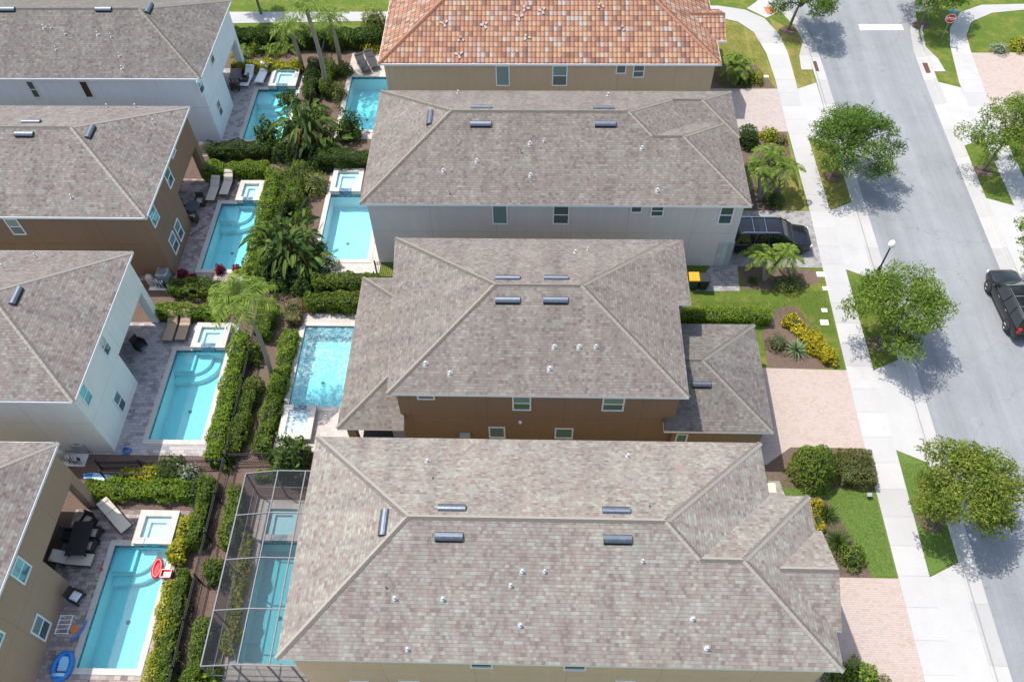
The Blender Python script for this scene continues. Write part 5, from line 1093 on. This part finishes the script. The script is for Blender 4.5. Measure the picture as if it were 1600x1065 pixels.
# ------------------------------------------------------------------ cars
def car(loc, rz, paintm, label, L=4.95, W=1.92, Hh=1.78):
    t = thing('parked_car', (*loc, 0), label, 'car', None, rz)
    def ring(x, w, z0, z1, tum=.0, n=10):
        """rounded cross-section"""
        pts = []
        for a in (-1, 1):
            pass
        w2 = w/2
        return [(x, -w2*.93, z0), (x, -w2, z0+.14), (x, -w2, z0+(z1-z0)*.62), (x, -w2*(.985-tum), z1-.05), (x, -w2*(.90-tum), z1), (x, 0, z1+.025), (x, w2*(.90-tum), z1), (x, w2*(.985-tum), z1-.05), (x, w2, z0+(z1-z0)*.62), (x, w2, z0+.14), (x, w2*.93, z0)]
    h = L/2
    st = [(-h, W*.86, .42, .92), (-h+.05, W*.93, .34, 1.02), (-h+.25, W*.99, .28, 1.06), (-h+.9, W, .25, 1.07), (-.3, W, .25, 1.06), (h-1.5, W, .25, 1.05), (h-.95, W*.99, .25, 1.03), (h-.35, W*.95, .27, .96), (h-.08, W*.87, .32, .86), (h, W*.78, .40, .74)]
    m = MB(); vs = []
    for x, w, a, b in st: vs += ring(x, w, a, b)
    K = 11; fs = [(i*K+j, i*K+(j+1) % K, (i+1)*K+(j+1) % K, (i+1)*K+j) for i in range(len(st)-1) for j in range(K)]+[tuple(reversed(range(K))), tuple(range((len(st)-1)*K, len(st)*K))]
    m.add(vs, fs); body = m.build('body', paintm, t, local=True, smooth=True)
    # cabin: dark glasshouse with a painted roof and pillars
    x0, x1, x2, x3 = -h+.10, -h+.55, h-2.1, h-1.18; z0, z1 = 1.04, Hh-.06; wb, wt = W*.95, W*.76
    g_ = MB(); g_.add([(x0, -wb/2, z0), (x3, -wb/2, z0), (x3, wb/2, z0), (x0, wb/2, z0), (x1-.12, -wt/2, z1), (x2, -wt/2, z1), (x2, wt/2, z1), (x1-.12, wt/2, z1)], [(4, 5, 6, 7), (0, 1, 5, 4), (1, 2, 6, 5), (2, 3, 7, 6), (3, 0, 4, 7)]); g_.build('window_glass', 'car_glass', t, local=True, bevel=.03)
    r_ = MB(); rs = []
    for x, w, z in ((x1-.32, wt*.93, z1-.02), (x1-.1, wt*1.02, z1+.035), ((x1+x2)/2, wt*1.04, z1+.06), (x2-.1, wt*1.02, z1+.04), (x2+.06, wt*.97, z1+.0)):
        rs += [(x, -w/2, z-.03), (x, -w*.42, z+.012), (x, 0, z+.03), (x, w*.42, z+.012), (x, w/2, z-.03)]
    r_.add(rs, [(i*5+j, i*5+j+1, (i+1)*5+j+1, (i+1)*5+j) for i in range(4) for j in range(4)]); r_.build('roof', paintm, t, local=True, smooth=True)
    for s in (-1, 1):
        p = MB()
        for xa, xb in ((x3, x2), (x0+.02, x1-.12), (x0+1.25, x1+.85), (x0+2.25, x1+1.72)):
            a, b = Vector((xa, s*(wb/2+.006), z0)), Vector((xb, s*(wt/2+.012), z1)); p.tube([a, b], [.045, .04], 6)
        p.build('pillar', paintm, t, local=True)
        rl = MB(); rl.tube([(x1+.0, s*wt*.47, z1+.05), (x1+.12, s*wt*.47, z1+.11), (x2-.35, s*wt*.47, z1+.11), (x2-.2, s*wt*.47, z1+.05)], .022, 6); rl.build('roof_rail', 'chrome', t, local=True)
        mr = MB(); mr.obox((x3-.35, s*(W/2+.11), 1.12), .18, .24, .17, Matrix.Rotation(.2*s, 3, 'Z')); mr.build('mirror', paintm, t, local=True, bevel=.05)
        hl = MB(); hl.obox((h-.14, s*W*.36, .76), .22, .38, .16, Matrix.Rotation(-.35*s, 3, 'Z')); hl.build('headlight', 'clear_lens', t, local=True, bevel=.04)
        tl = MB(); tl.obox((-h+.075, s*W*.425, 1.0), .16, .2, .42, Matrix.Identity(3)); tl.build('taillight', 'red_lens', t, local=True, bevel=.04)
        for xx in (-.35, .75):
            dh = MB(); dh.obox((xx-.45, s*(W/2+.012), .90), .2, .03, .035, Matrix.Identity(3)); dh.build('door_handle', 'chrome', t, local=True, bevel=.008)
        for xw in (-h+.98, h-.98):
            ar = MB(); ar.tube([(xw, s*(W/2-.12), .36), (xw, s*(W/2+.012), .36)], [.43, .43], 22); ar.build('wheel_arch', 'black_plastic', t, local=True)
            ty = MB(); ty.tube([(xw, s*(W/2-.2), .36), (xw, s*(W/2-.17), .36), (xw, s*(W/2+.0), .36), (xw, s*(W/2+.03), .36)], [.33, .36, .36, .33], 22); w_ = ty.build('wheel', 'tyre', t, local=True, smooth=False)
            rm = MB(); yy = s*(W/2+.034)
            rm.tube([(xw, yy-.004*s, .36), (xw, yy+.01*s, .36)], [.075, .06], 10)
            for k in range(6):
                a = k*math.pi/3; rm.tube([(xw, yy, .36), (xw+math.cos(a)*.25, yy, .36+math.sin(a)*.25)], [.035, .03], 5)
            ringp = [(xw+math.cos(k*math.pi/10)*.26, yy, .36+math.sin(k*math.pi/10)*.26) for k in range(21)]; rm.tube(ringp, .022, 5); rm.build('rim', 'rim_metal', w_, local=True)
    gr = MB(); gr.obox((h-.005, 0, .62), .05, W*.52, .22, Matrix.Identity(3)); gr.build('grille', 'black_plastic', t, local=True, bevel=.02)
    bp = MB(); bp.obox((-h+.0, 0, .5), .12, W*.9, .2, Matrix.Identity(3)); bp.build('rear_bumper', 'black_plastic', t, local=True, bevel=.04)
    cb = MB()
    for xx in (x1+.75, x1+1.55): cb.tube([(xx, -wt*.47, z1+.115), (xx, wt*.47, z1+.115)], .022, 6)
    cb.build('roof_crossbar', 'chrome', t, local=True)
    return t
car((15.45, 38.85), 0.0, 'car_black', 'black car parked nose out on the grey paver driveway beside the grey house', 5.3, 1.98, 1.85)
car((29.78, 33.55), math.radians(93), 'car_charcoal', 'charcoal car parked along the right kerb, partly under a tree', 5.1, 1.9, 1.75)

# ------------------------------------------------------------------ street furniture
x, y = P(1371, 426); lp_ = thing('street_lamp', (x, y, 0), 'black street lamp with white acorn globe beside the street tree', 'street lamp')
LH = 2.45
m = MB(); m.lathe([(.19, 0), (.19, .12), (.13, .2), (.10, .6), (.06, .75), (.05, LH-.1), (.09, LH-.04), (.11, LH)], (x, y, 0), 14); m.build('pole', 'lamp_black', lp_, smooth=True)
m = MB(); m.lathe([(.10, 0), (.19, .1), (.23, .27), (.18, .45), (.07, .55), (.02, .62)], (x, y, LH+.005), 16); m.build('globe', 'lamp_globe', lp_, smooth=True)
# stop sign with street name blades
x, y = P(1468, 68); sg = thing('stop_sign', (x, y, 0), 'red stop sign on a post with blue street name blades above it', 'sign')
m = MB(); m.tube([(x, y, 0), (x, y, 3.0)], .035, 8); m.build('post', 'steel_post', sg)
def stop_face(c, ang):
    R = Matrix.Rotation(ang, 3, 'Z'); C = Vector(c)
    def oct(r, d, nm, mat):
        q = MB(); pts = [C+R@Vector((r*math.cos(math.pi/8+k*math.pi/4), -d, r*math.sin(math.pi/8+k*math.pi/4))) for k in range(8)]; b = [p+R@Vector((0, .012, 0)) for p in pts]
        q.add(pts+b, [tuple(range(8)), tuple(reversed(range(8, 16)))]+[(i, 8+i, 8+(i+1) % 8, (i+1) % 8) for i in range(8)]); return q.build(nm, mat, sg)
    oct(.42, .045, 'sign_border', 'sign_white'); pl = oct(.385, .049, 'sign_plate', 'sign_red')
    return R, C, pl
R, C, pl = stop_face((x, y, 2.3), math.radians(-12))
def text_part(txt, size, Rm, loc, name, mat, parent):
    cu = bpy.data.curves.new(name, 'FONT'); cu.body = txt; cu.size = size; cu.align_x = 'CENTER'; cu.align_y = 'CENTER'; cu.extrude = .003; cu.offset = size*.02
    o = bpy.data.objects.new(name, cu); COL.objects.link(o); o.rotation_euler = Rm.to_euler(); bpy.context.view_layer.update()
    me = bpy.data.meshes.new_from_object(o.evaluated_get(bpy.context.evaluated_depsgraph_get())); COL.objects.unlink(o); bpy.data.objects.remove(o)
    mo = bpy.data.objects.new(name, me); me.materials.append(M[mat]); COL.objects.link(mo); mo.parent = parent; mo.location = Vector(loc)-wloc(parent); mo.rotation_euler = Rm.to_euler(); return mo
text_part('STOP', .30, R@Matrix.Rotation(math.pi/2, 3, 'X'), C+R@Vector((0, -.066, 0)), 'sign_lettering', 'sign_white', pl)
for k, a in ((0, -.2), (1, 1.35)):
    q = MB(); q.obox((x, y, 2.86+.16*k), .75, .02, .15, Matrix.Rotation(a, 3, 'Z')); q.build('name_blade', 'sign_blue', sg, bevel=.006)
# storm drain inlets
def inlet(xk, ya, yb, side, label):
    t = thing('storm_drain', (xk, (ya+yb)/2, 0), label, 'storm drain'); ym = (ya+yb)/2
    m = MB(); s = side; m.prism([(xk, ya), (xk+s*.9, ya), (xk+s*.75, ym), (xk+s*.15, yb), (xk, yb)][::(1 if s < 0 else 1)], -.1, .055); m.build('concrete_top', 'concrete_kerb', t)
    q = MB(); q.box(min(xk-s*.02, xk-s*.55), max(xk-s*.02, xk-s*.55), ya, ya+1.3, -.105, -.075)
    for k in range(6): q.box(min(xk-s*.05, xk-s*.5), max(xk-s*.05, xk-s*.5), ya+.1+k*.2, ya+.18+k*.2, -.075, -.06)
    q.build('grate', 'iron_rust', t)
    o = MB(); o.box(min(xk-s*.0, xk-s*.03), max(xk-s*.0, xk-s*.03), ya+.1, yb-.4, -.07, .02); o.build('inlet_mouth', 'vent_hole', t)
inlet(21.95, 57.8, 61.5, -1, 'storm drain with rusty grate in the left kerb near the stop line')
inlet(31.5, 57.6, 61.0, 1, 'storm drain with rusty grate in the right kerb below the stop sign')
for i, (px, py, w, l) in enumerate(((1290, 451, .32, 'pale utility cover in the grass, second nearest the grey driveway'), (1288, 485, .3, 'pale utility cover in the lawn, upper of the close pair'), (1288, 504, .42, 'pale utility cover in the lawn, lower and larger of the close pair'), (1282, 429, .42, 'pale utility cover in mulch at the end of the double palm bed'), (1197, 120, .3, 'pale utility cover in the dry lawn beside the bushy low palm'))):
    x, y = P(px, py); t = thing('utility_cover', (x, y, 0), l, 'cover plate'); m = MB(); m.box(x-w*.6, x+w*.6, y-w/2, y+w/2, -.02, .045); m.build('frame', 'plate_white', t, bevel=.01); q = MB(); q.box(x-w*.5, x+w*.5, y-w*.4, y+w*.4, .045, .056); q.build('lid', 'plate_white', t, bevel=.005)
x, y = P(1356, 776); t = thing('landscape_light', (x, y, 0), 'small grey floodlight standing in the lawn by the sidewalk', 'light'); m = MB(); m.tube([(x, y, 0), (x, y, .2)], .03, 6); m.build('stake', 'lamp_black', t); m = MB(); m.obox((x, y, .28), .26, .2, .16, Matrix.Rotation(.6, 3, 'X')); m.build('lamp_head', 'unit_grey', t, bevel=.03)
x, y = P(1318, 752); t = thing('utility_box', (x, y, 0), 'small green utility pedestal against the rectangular hedge', 'utility box'); m = MB(); m.box(x-.17, x+.17, y-.15, y+.15, 0, .7); m.build('cabinet', 'box_green', t, bevel=.03); m = MB(); m.box(x-.19, x+.19, y-.17, y+.17, .705, .78); m.build('cap', 'box_green', t, bevel=.03)
# bins
def bin_(x, y, body, lid, label):
    t = thing('wheelie_bin', (x, y, .02), label, 'bin'); m = MB(); vs = []
    for z, k in ((.14, .24), (.98, .31)): vs += [(x-k, y-k*1.1, z), (x+k, y-k*1.1, z), (x+k, y+k*1.1, z), (x-k, y+k*1.1, z)]
    m.add(vs, [(0, 3, 2, 1), (4, 5, 6, 7), (0, 1, 5, 4), (1, 2, 6, 5), (2, 3, 7, 6), (3, 0, 4, 7)]); m.build('body', body, t, bevel=.03)
    m = MB(); m.add([(x-.35, y-.38, .99), (x+.35, y-.38, .99), (x+.35, y+.38, 1.03), (x-.35, y+.38, 1.03), (x-.31, y-.34, 1.07), (x+.31, y-.34, 1.07), (x+.31, y+.34, 1.11), (x-.31, y+.34, 1.11)], [(0, 3, 2, 1), (4, 5, 6, 7), (0, 1, 5, 4), (1, 2, 6, 5), (2, 3, 7, 6), (3, 0, 4, 7)]); m.build('lid', lid, t, bevel=.02)
    m = MB(); m.tube([(x-.25, y+.42, 1.0), (x+.25, y+.42, 1.0)], .022, 6); m.build('handle', body, t)
    for s in (-1, 1):
        m = MB(); m.tube([(x+s*.24, y+.27, .14), (x+s*.3, y+.27, .14)], .12, 12); m.build('wheel', 'tyre', t)
bx, by = P(1085, 431, 1.05); bin_(bx, by-.05, 'bin_green', 'bin_yellow', 'green wheelie bin with yellow-orange lid beside the grey house')
bx, by = P(1101, 434, 1.0); bin_(bx, by, 'bin_black', 'bin_black', 'black wheelie bin standing next to the yellow-lidded one')
# low wall / post beside the walkway of the tan house
t = thing('planter_wall', (11.45, 19.2, 0), 'short pink capped wall at the entrance walk of the tan house', 'wall'); m = MB(); m.box(11.0, 11.9, 19.0, 19.35, -.05, .55); m.build('wall', 'stucco_tan', t); m = MB(); m.box(10.95, 11.95, 18.95, 19.4, .553, .63); m.build('cap', 'paver_pink', t)

# ------------------------------------------------------------------ patio furniture
def lounger(px, py, rz, sling, frame, label, back=.75, group=None, L=2.05):
    x, y = P(px, py, .3); t = thing('sun_lounger', (x, y, 0.018), label, 'lounger', group, rz)
    W = .68; hx = .35
    f = MB()
    for s in (-1, 1):
        f.tube([(-L/2, s*W/2, .32), (hx, s*W/2, .34)], .025, 6)
        f.tube([(hx, s*W/2, .34), (hx+.8*math.cos(back), s*W/2, .34+.8*math.sin(back))], .025, 6)
    f.tube([(-L/2, -W/2, .32), (-L/2, W/2, .32)], .025, 6); f.tube([(hx+.8*math.cos(back), -W/2, .34+.8*math.sin(back)), (hx+.8*math.cos(back), W/2, .34+.8*math.sin(back))], .025, 6); f.build('frame', frame, t, local=True)
    for xx in (-L/2+.2, hx+.15):
        for s in (-1, 1):
            g2 = MB(); g2.tube([(xx, s*W/2, .32), (xx-.03, s*W/2, .0)], .022, 6); g2.build('leg', frame, t, local=True)
    q = MB(); q.obox(((hx-L/2)/2, 0, .355), hx+L/2, W-.03, .05, Matrix.Rotation(-.012, 3, 'Y')); q.build('seat', sling, t, local=True, bevel=.02)
    q = MB(); c, s2 = math.cos(back), math.sin(back); q.obox((hx+.42*c-.03*s2, 0, .36+.42*s2+.03*c), .82, W-.03, .05, Matrix.Rotation(-back, 3, 'Y')); q.build('backrest', sling, t, local=True, bevel=.02)
    q = MB(); q.obox((hx+.70*c-.07*s2, 0, .36+.70*s2+.07*c), .22, W-.12, .06, Matrix.Rotation(-back, 3, 'Y')); q.build('head_pillow', sling, t, local=True, bevel=.025)
    return t
N_ = math.pi/2
lounger(387, 122, N_-.1, 'sling_white', 'white_vinyl', 'white sun lounger nearer the bluish white house', .55); lounger(410, 117, N_-.1, 'sling_white', 'white_vinyl', 'white sun lounger nearer the far left spa', .55)
lounger(334, 298, N_-.03, 'sling_beige', 'frame_bronze', 'beige sun lounger nearer the dark brown house', .5); lounger(355, 289, N_-.03, 'sling_beige', 'frame_bronze', 'beige sun lounger nearer the spa with raised back', .6)
lounger(268, 512, N_+.0, 'sling_tan', 'frame_bronze', 'tan sun lounger nearer the column of the pale house', .5); lounger(288, 511, N_+.0, 'sling_tan', 'frame_bronze', 'tan sun lounger nearer the spa of the pale house', .5)
lounger(180, 806, math.pi-.72, 'sling_beige', 'wicker', 'long beige lounger set at an angle beside the taupe house spa', .35, L=2.3); lounger(116, 873, math.pi-.05, 'sling_beige', 'wicker', 'beige lounger beside the dark dining table', .4)
lounger(567, 101, N_+.45, 'sling_dark', 'frame_bronze', 'dark lounger on the tiled house deck, left one', .35); lounger(581, 95, N_+.45, 'sling_dark', 'frame_bronze', 'dark lounger on the tiled house deck, right one', .35)
def dining_table(x, y, rz, w, l, top, frame, label):
    t = thing('dining_table', (x, y, .018), label, 'table', None, rz); m = MB(); m.box(-w/2, w/2, -l/2, l/2, .70, .745); m.build('table_top', top, t, local=True, bevel=.012)
    for a in (-1, 1):
        for b in (-1, 1): q = MB(); q.box(a*(w/2-.1)-.035, a*(w/2-.1)+.035, b*(l/2-.1)-.035, b*(l/2-.1)+.035, 0, .698); q.build('leg', frame, t, local=True)
    return t
def patio_chair(x, y, rz, frame, cushion, label, group=None):
    t = thing('patio_chair', (x, y, .018), label, 'chair', group, rz)
    m = MB(); m.box(-.28, .28, -.28, .28, .3, .38); m.build('seat', frame, t, local=True, bevel=.02)
    m = MB(); m.obox((-.29, 0, .62), .07, .58, .52, Matrix.Rotation(-.18, 3, 'Y')); m.build('backrest', frame, t, local=True, bevel=.02)
    for s in (-1, 1):
        m = MB(); m.box(-.26, .28, s*.29-.035, s*.29+.035, .02, .6); m.build('armrest', frame, t, local=True, bevel=.02)
    m = MB(); m.box(-.23, .26, -.24, .24, .383, .46); m.build('cushion', cushion, t, local=True, bevel=.035)
    return t
tx, ty = P(124, 840, .75); dining_table(tx, ty, .05, 1.05, 1.9, 'wicker', 'wicker', 'dark dining table under the taupe house patio edge')
CG = 'dark chairs round the dining table'
for px, py, a, l in ((149, 832, math.pi-.1, 'dark wicker chair with pale cushion, upper one on the pool side of the dining table'), (141, 852, math.pi-.1, 'dark wicker chair with pale cushion, lower one on the pool side of the dining table'), (137, 812, -N_-.3, 'dark wicker chair with pale cushion at the head of the dining table')):
    x, y = P(px, py, .45); patio_chair(x, y, a, 'wicker', 'sling_beige', l, CG)
x, y = tx-.85, ty+.3; patio_chair(x, y, 0, 'wicker', 'wicker', 'dark chair on the house side of the dining table', CG)
x, y = P(118, 931, .4); patio_chair(x, y, -.35, 'wicker', 'sling_white', 'single dark armchair with white cushion by the taupe wall')
# table sets under the other patios
x, y = P(301, 322, .7); t = thing('glass_table', (x, y, .018), 'round glass table on the dark brown house patio', 'table'); m = MB(); m.lathe([(.5, .70), (.5, .72)], (x, y, 0), 20); m.build('table_top', 'table_glass', t); m = MB(); m.tube([(x, y, 0), (x, y, .695)], .03, 8); m.build('pedestal', 'frame_bronze', t)
for dx, dy, a, l in ((-.75, -.1, 0, 'bronze patio chair on the house side of the round glass table'), (.1, -.85, N_, 'bronze patio chair on the near side of the round glass table'), (.2, .85, -N_, 'bronze patio chair on the far side of the round glass table')): patio_chair(x+dx, y+dy, a, 'frame_bronze', 'sling_beige', l, 'chairs round the glass table')
x, y = P(368, 116, .7); dining_table(x, y, .1, .9, 1.4, 'frame_bronze', 'frame_bronze', 'dark table in the shade of the bluish white house patio')
for dx, dy, a, l in ((.75, -.3, math.pi, 'dark chair on the pool side of the shaded table'), (.1, -1.05, N_, 'dark chair on the near side of the shaded table')): patio_chair(x+dx, y+dy, a, 'frame_bronze', 'frame_bronze', l, 'chairs at the shaded table')
x, y = P(216, 535, .5); patio_chair(x, y, -.4, 'wicker', 'wicker', 'dark wicker seat in the shade of the pale house patio')
# grill under the brown house patio roof
t = thing('outdoor_kitchen', (-8.9, 23.4, .018), 'dark counter under the brown house patio roof', 'counter'); m = MB(); m.box(-9.6, -8.1, 23.1, 23.7, .018, .9); m.build('base', 'wicker', t); m = MB(); m.box(-9.65, -8.05, 23.05, 23.75, .905, .95); m.build('counter_top', 'black_plastic', t)

# floats and toys
x, y = P(98, 1040, .15); t = thing('pool_float', (x, y, .018), 'blue oval inflatable float lying on the deck', 'float'); m = MB()
m.tube([(x+.42*math.cos(a), y+.62*math.sin(a), .16) for a in [k*math.pi/14 for k in range(29)]], .13, 10, False); m.build('ring', 'float_blue', t, smooth=True)
m = MB(); m.obox((x, y+.12, .12), .5, .7, .08, Matrix.Rotation(.1, 3, 'X')); m.build('seat', 'float_pale', t, bevel=.03)
m = MB(); m.tube([(x-.3, y-.42, .26), (x+.3, y-.42, .26)], .09, 8); m.build('pillow', 'float_pale', t, smooth=True)
x, y = P(243, 888, .3); t = thing('pool_toy', (x, y, 0), 'red inflatable toy seat leaning over the pool edge', 'pool toy'); m = MB(); m.tube([(x+.2*math.cos(a), y+.45*math.sin(a)+.1, .1+.05*math.sin(a)) for a in [k*math.pi/12 for k in range(25)]], .11, 9, False); m.build('ring', 'toy_red', t, smooth=True); m = MB(); m.obox((x, y+.1, .1), .36, .8, .05, Matrix.Rotation(.2, 3, 'Y')); m.build('panel', 'toy_red', t, bevel=.02)
x, y = P(261, 897, .2); t = thing('toy_wagon', (x, y, .05), 'small red ride-on toy on the pool coping', 'toy'); m = MB(); m.box(x-.26, x+.26, y-.2, y+.2, .16, .24); m.build('tray', 'toy_red', t, bevel=.02)
m = MB()
for x_, y_, a, b in ((x-.26, y, .04, .4), (x+.26, y, .04, .4), (x, y-.2, .52, .04), (x, y+.2, .52, .04)): m.obox((x_, y_, .32), a, b, .16, Matrix.Identity(3))
m.build('sides', 'toy_red', t)
for a in (-1, 1):
    for b in (-1, 1): q = MB(); q.tube([(x+a*.17, y+b*.2, .13), (x+a*.17, y+b*.26, .13)], .085, 10); q.build('wheel', 'sling_white', t)
x, y = P(257, 923, .1); t = MB(); t.tube([(x, y-.35, .1), (x+.05, y, .12), (x+.02, y+.3, .1)], .05, 8); tag(t.build('pool_noodle', 'toy_green', origin=(x, y, 0)), 'short green foam noodle on the pool edge below the red toys', 'pool toy')
x, y = P(125, 984, .1); t = MB(); t.tube([(x-.3, y-.5, .08), (x-.05, y-.25, .09), (x+.12, y+.1, .09), (x+.16, y+.5, .08)], .055, 8); tag(t.build('pool_noodle', 'hose_blue', origin=(x, y, 0)), 'blue curved foam noodle lying on the deck beside the pool', 'pool toy')
x, y = P(116, 982, .05); t = MB(); t.lathe([(.0, .0), (.2, .0), (.2, .02), (.0, .025)], (x, y, .02), 14); tag(t.build('frisbee', 'toy_orange', origin=(x, y, .018)), 'small flat orange disc beside the blue noodle', 'toy')
x, y = P(104, 976, .3); t = thing('drying_rack', (x, y, .018), 'small white metal rack standing on the deck against the taupe wall', 'rack'); m = MB()
for k in range(5): m.tube([(x-.35, y-.5+k*.22, .55), (x+.35, y-.45+k*.22, .5)], .016, 5)
m.build('bars', 'white_vinyl', t)
for s in (-1, 1): q = MB(); q.tube([(x+s*.3, y-.5, .0), (x+s*.3, y-.5, .55), (x+s*.3, y+.42, .55), (x+s*.3, y+.42, .0)], .018, 5); q.build('leg_frame', 'white_vinyl', t)
for k, (px, py, mt, l) in enumerate(((160, 890, 'toy_red', 'small red ball on the deck beside the pool'), (153, 905, 'toy_green', 'small green ball on the deck beside the pool'))):
    x, y = P(px, py); q = MB(); q.lathe([(.01, -.075), (.05, -.055), (.075, 0), (.05, .055), (.01, .075)], (x, y, .095), 12); tag(q.build('ball', mt, origin=(x, y, .018), smooth=True), l, 'ball')
x, y = P(198, 704, .1); t = MB(); t.tube([(x+.28*math.cos(a)*(1-.02*a), y+.22*math.sin(a)*(1-.02*a), .05+.012*a) for a in [k*.35 for k in range(50)]], .028, 6); tag(t.build('garden_hose', 'hose_blue', origin=(x, y, 0)), 'coiled blue hose by the corner of the pale house', 'hose')
x, y = P(156, 744, .2); t = thing('paddle_board', (x, y, 0), 'pale blue board lying by the cross fence south of the pale house', 'board'); m = MB(); m.prism([(x+1.0*math.cos(a), y+.22*math.sin(a)-.12*math.cos(a)) for a in [k*math.pi/10 for k in range(20)]], .1, .18); m.build('deck', 'float_pale', t, bevel=.02); m = MB(); m.box(x-.9, x-.45, y-.14, y+.2, .183, .195); m.build('traction_pad', 'float_blue', t)
# pool pumps and filters in the side yards
def pump_set(px, py, label, flip=1):
    x, y = P(px, py, .3); t = thing('pool_pump', (x, y, 0), label, 'pool equipment')
    m = MB(); m.lathe([(.22, .05), (.24, .2), (.24, .75), (.18, .9), (.05, .95)], (x, y, 0), 14); m.build('filter_tank', 'tank_beige', t, smooth=True)
    m = MB(); m.tube([(x+.5*flip, y-.2, .3), (x+1.0*flip, y-.25, .3)], [.15, .13], 12); m.build('motor', 'black_plastic', t)
    m = MB()
    for k in range(4): m.tube([(x+.2*flip+k*.22*flip, y-.05-.05*k, .12), (x+.2*flip+k*.22*flip, y-.05-.05*k, .55+.1*(k % 2)), (x+.42*flip+k*.22*flip, y-.3-.05*k, .58+.1*(k % 2)), (x+.45*flip+k*.22*flip, y-.35, .1)], .045, 7)
    m.build('pipework', 'pipe_white', t)
    m = MB(); m.box(x-.1, x+1.3, y-.5, y+.3, 0, .05); m.build('pad', 'plate_white', t)
pump_set(236, 440, 'pool pump and white pipes between the dark brown and the pale house'); pump_set(98, 712, 'pool pump and white pipes beside the corner of the taupe house'); pump_set(318, 233, 'pool pump and white pipes beside the corner of the bluish white house')
def ac_unit(px, py, label):
    x, y = P(px, py, .8); t = thing('air_conditioner', (x, y, 0), label, 'air conditioner'); m = MB(); m.box(x-.38, x+.38, y-.38, y+.38, .06, .82); m.build('cabinet', 'unit_grey', t, bevel=.03)
    m = MB()
    for r in (.1, .19, .28): m.tube([(x+r*math.cos(k*math.pi/10), y+r*math.sin(k*math.pi/10), .84) for k in range(21)], .012, 5, False)
    m.build('fan_grille', 'black_plastic', t)
ac_unit(122, 688, 'grey air conditioner against the wall of the pale house'); ac_unit(253, 424, 'grey air conditioner against the shaded wall of the dark brown house')
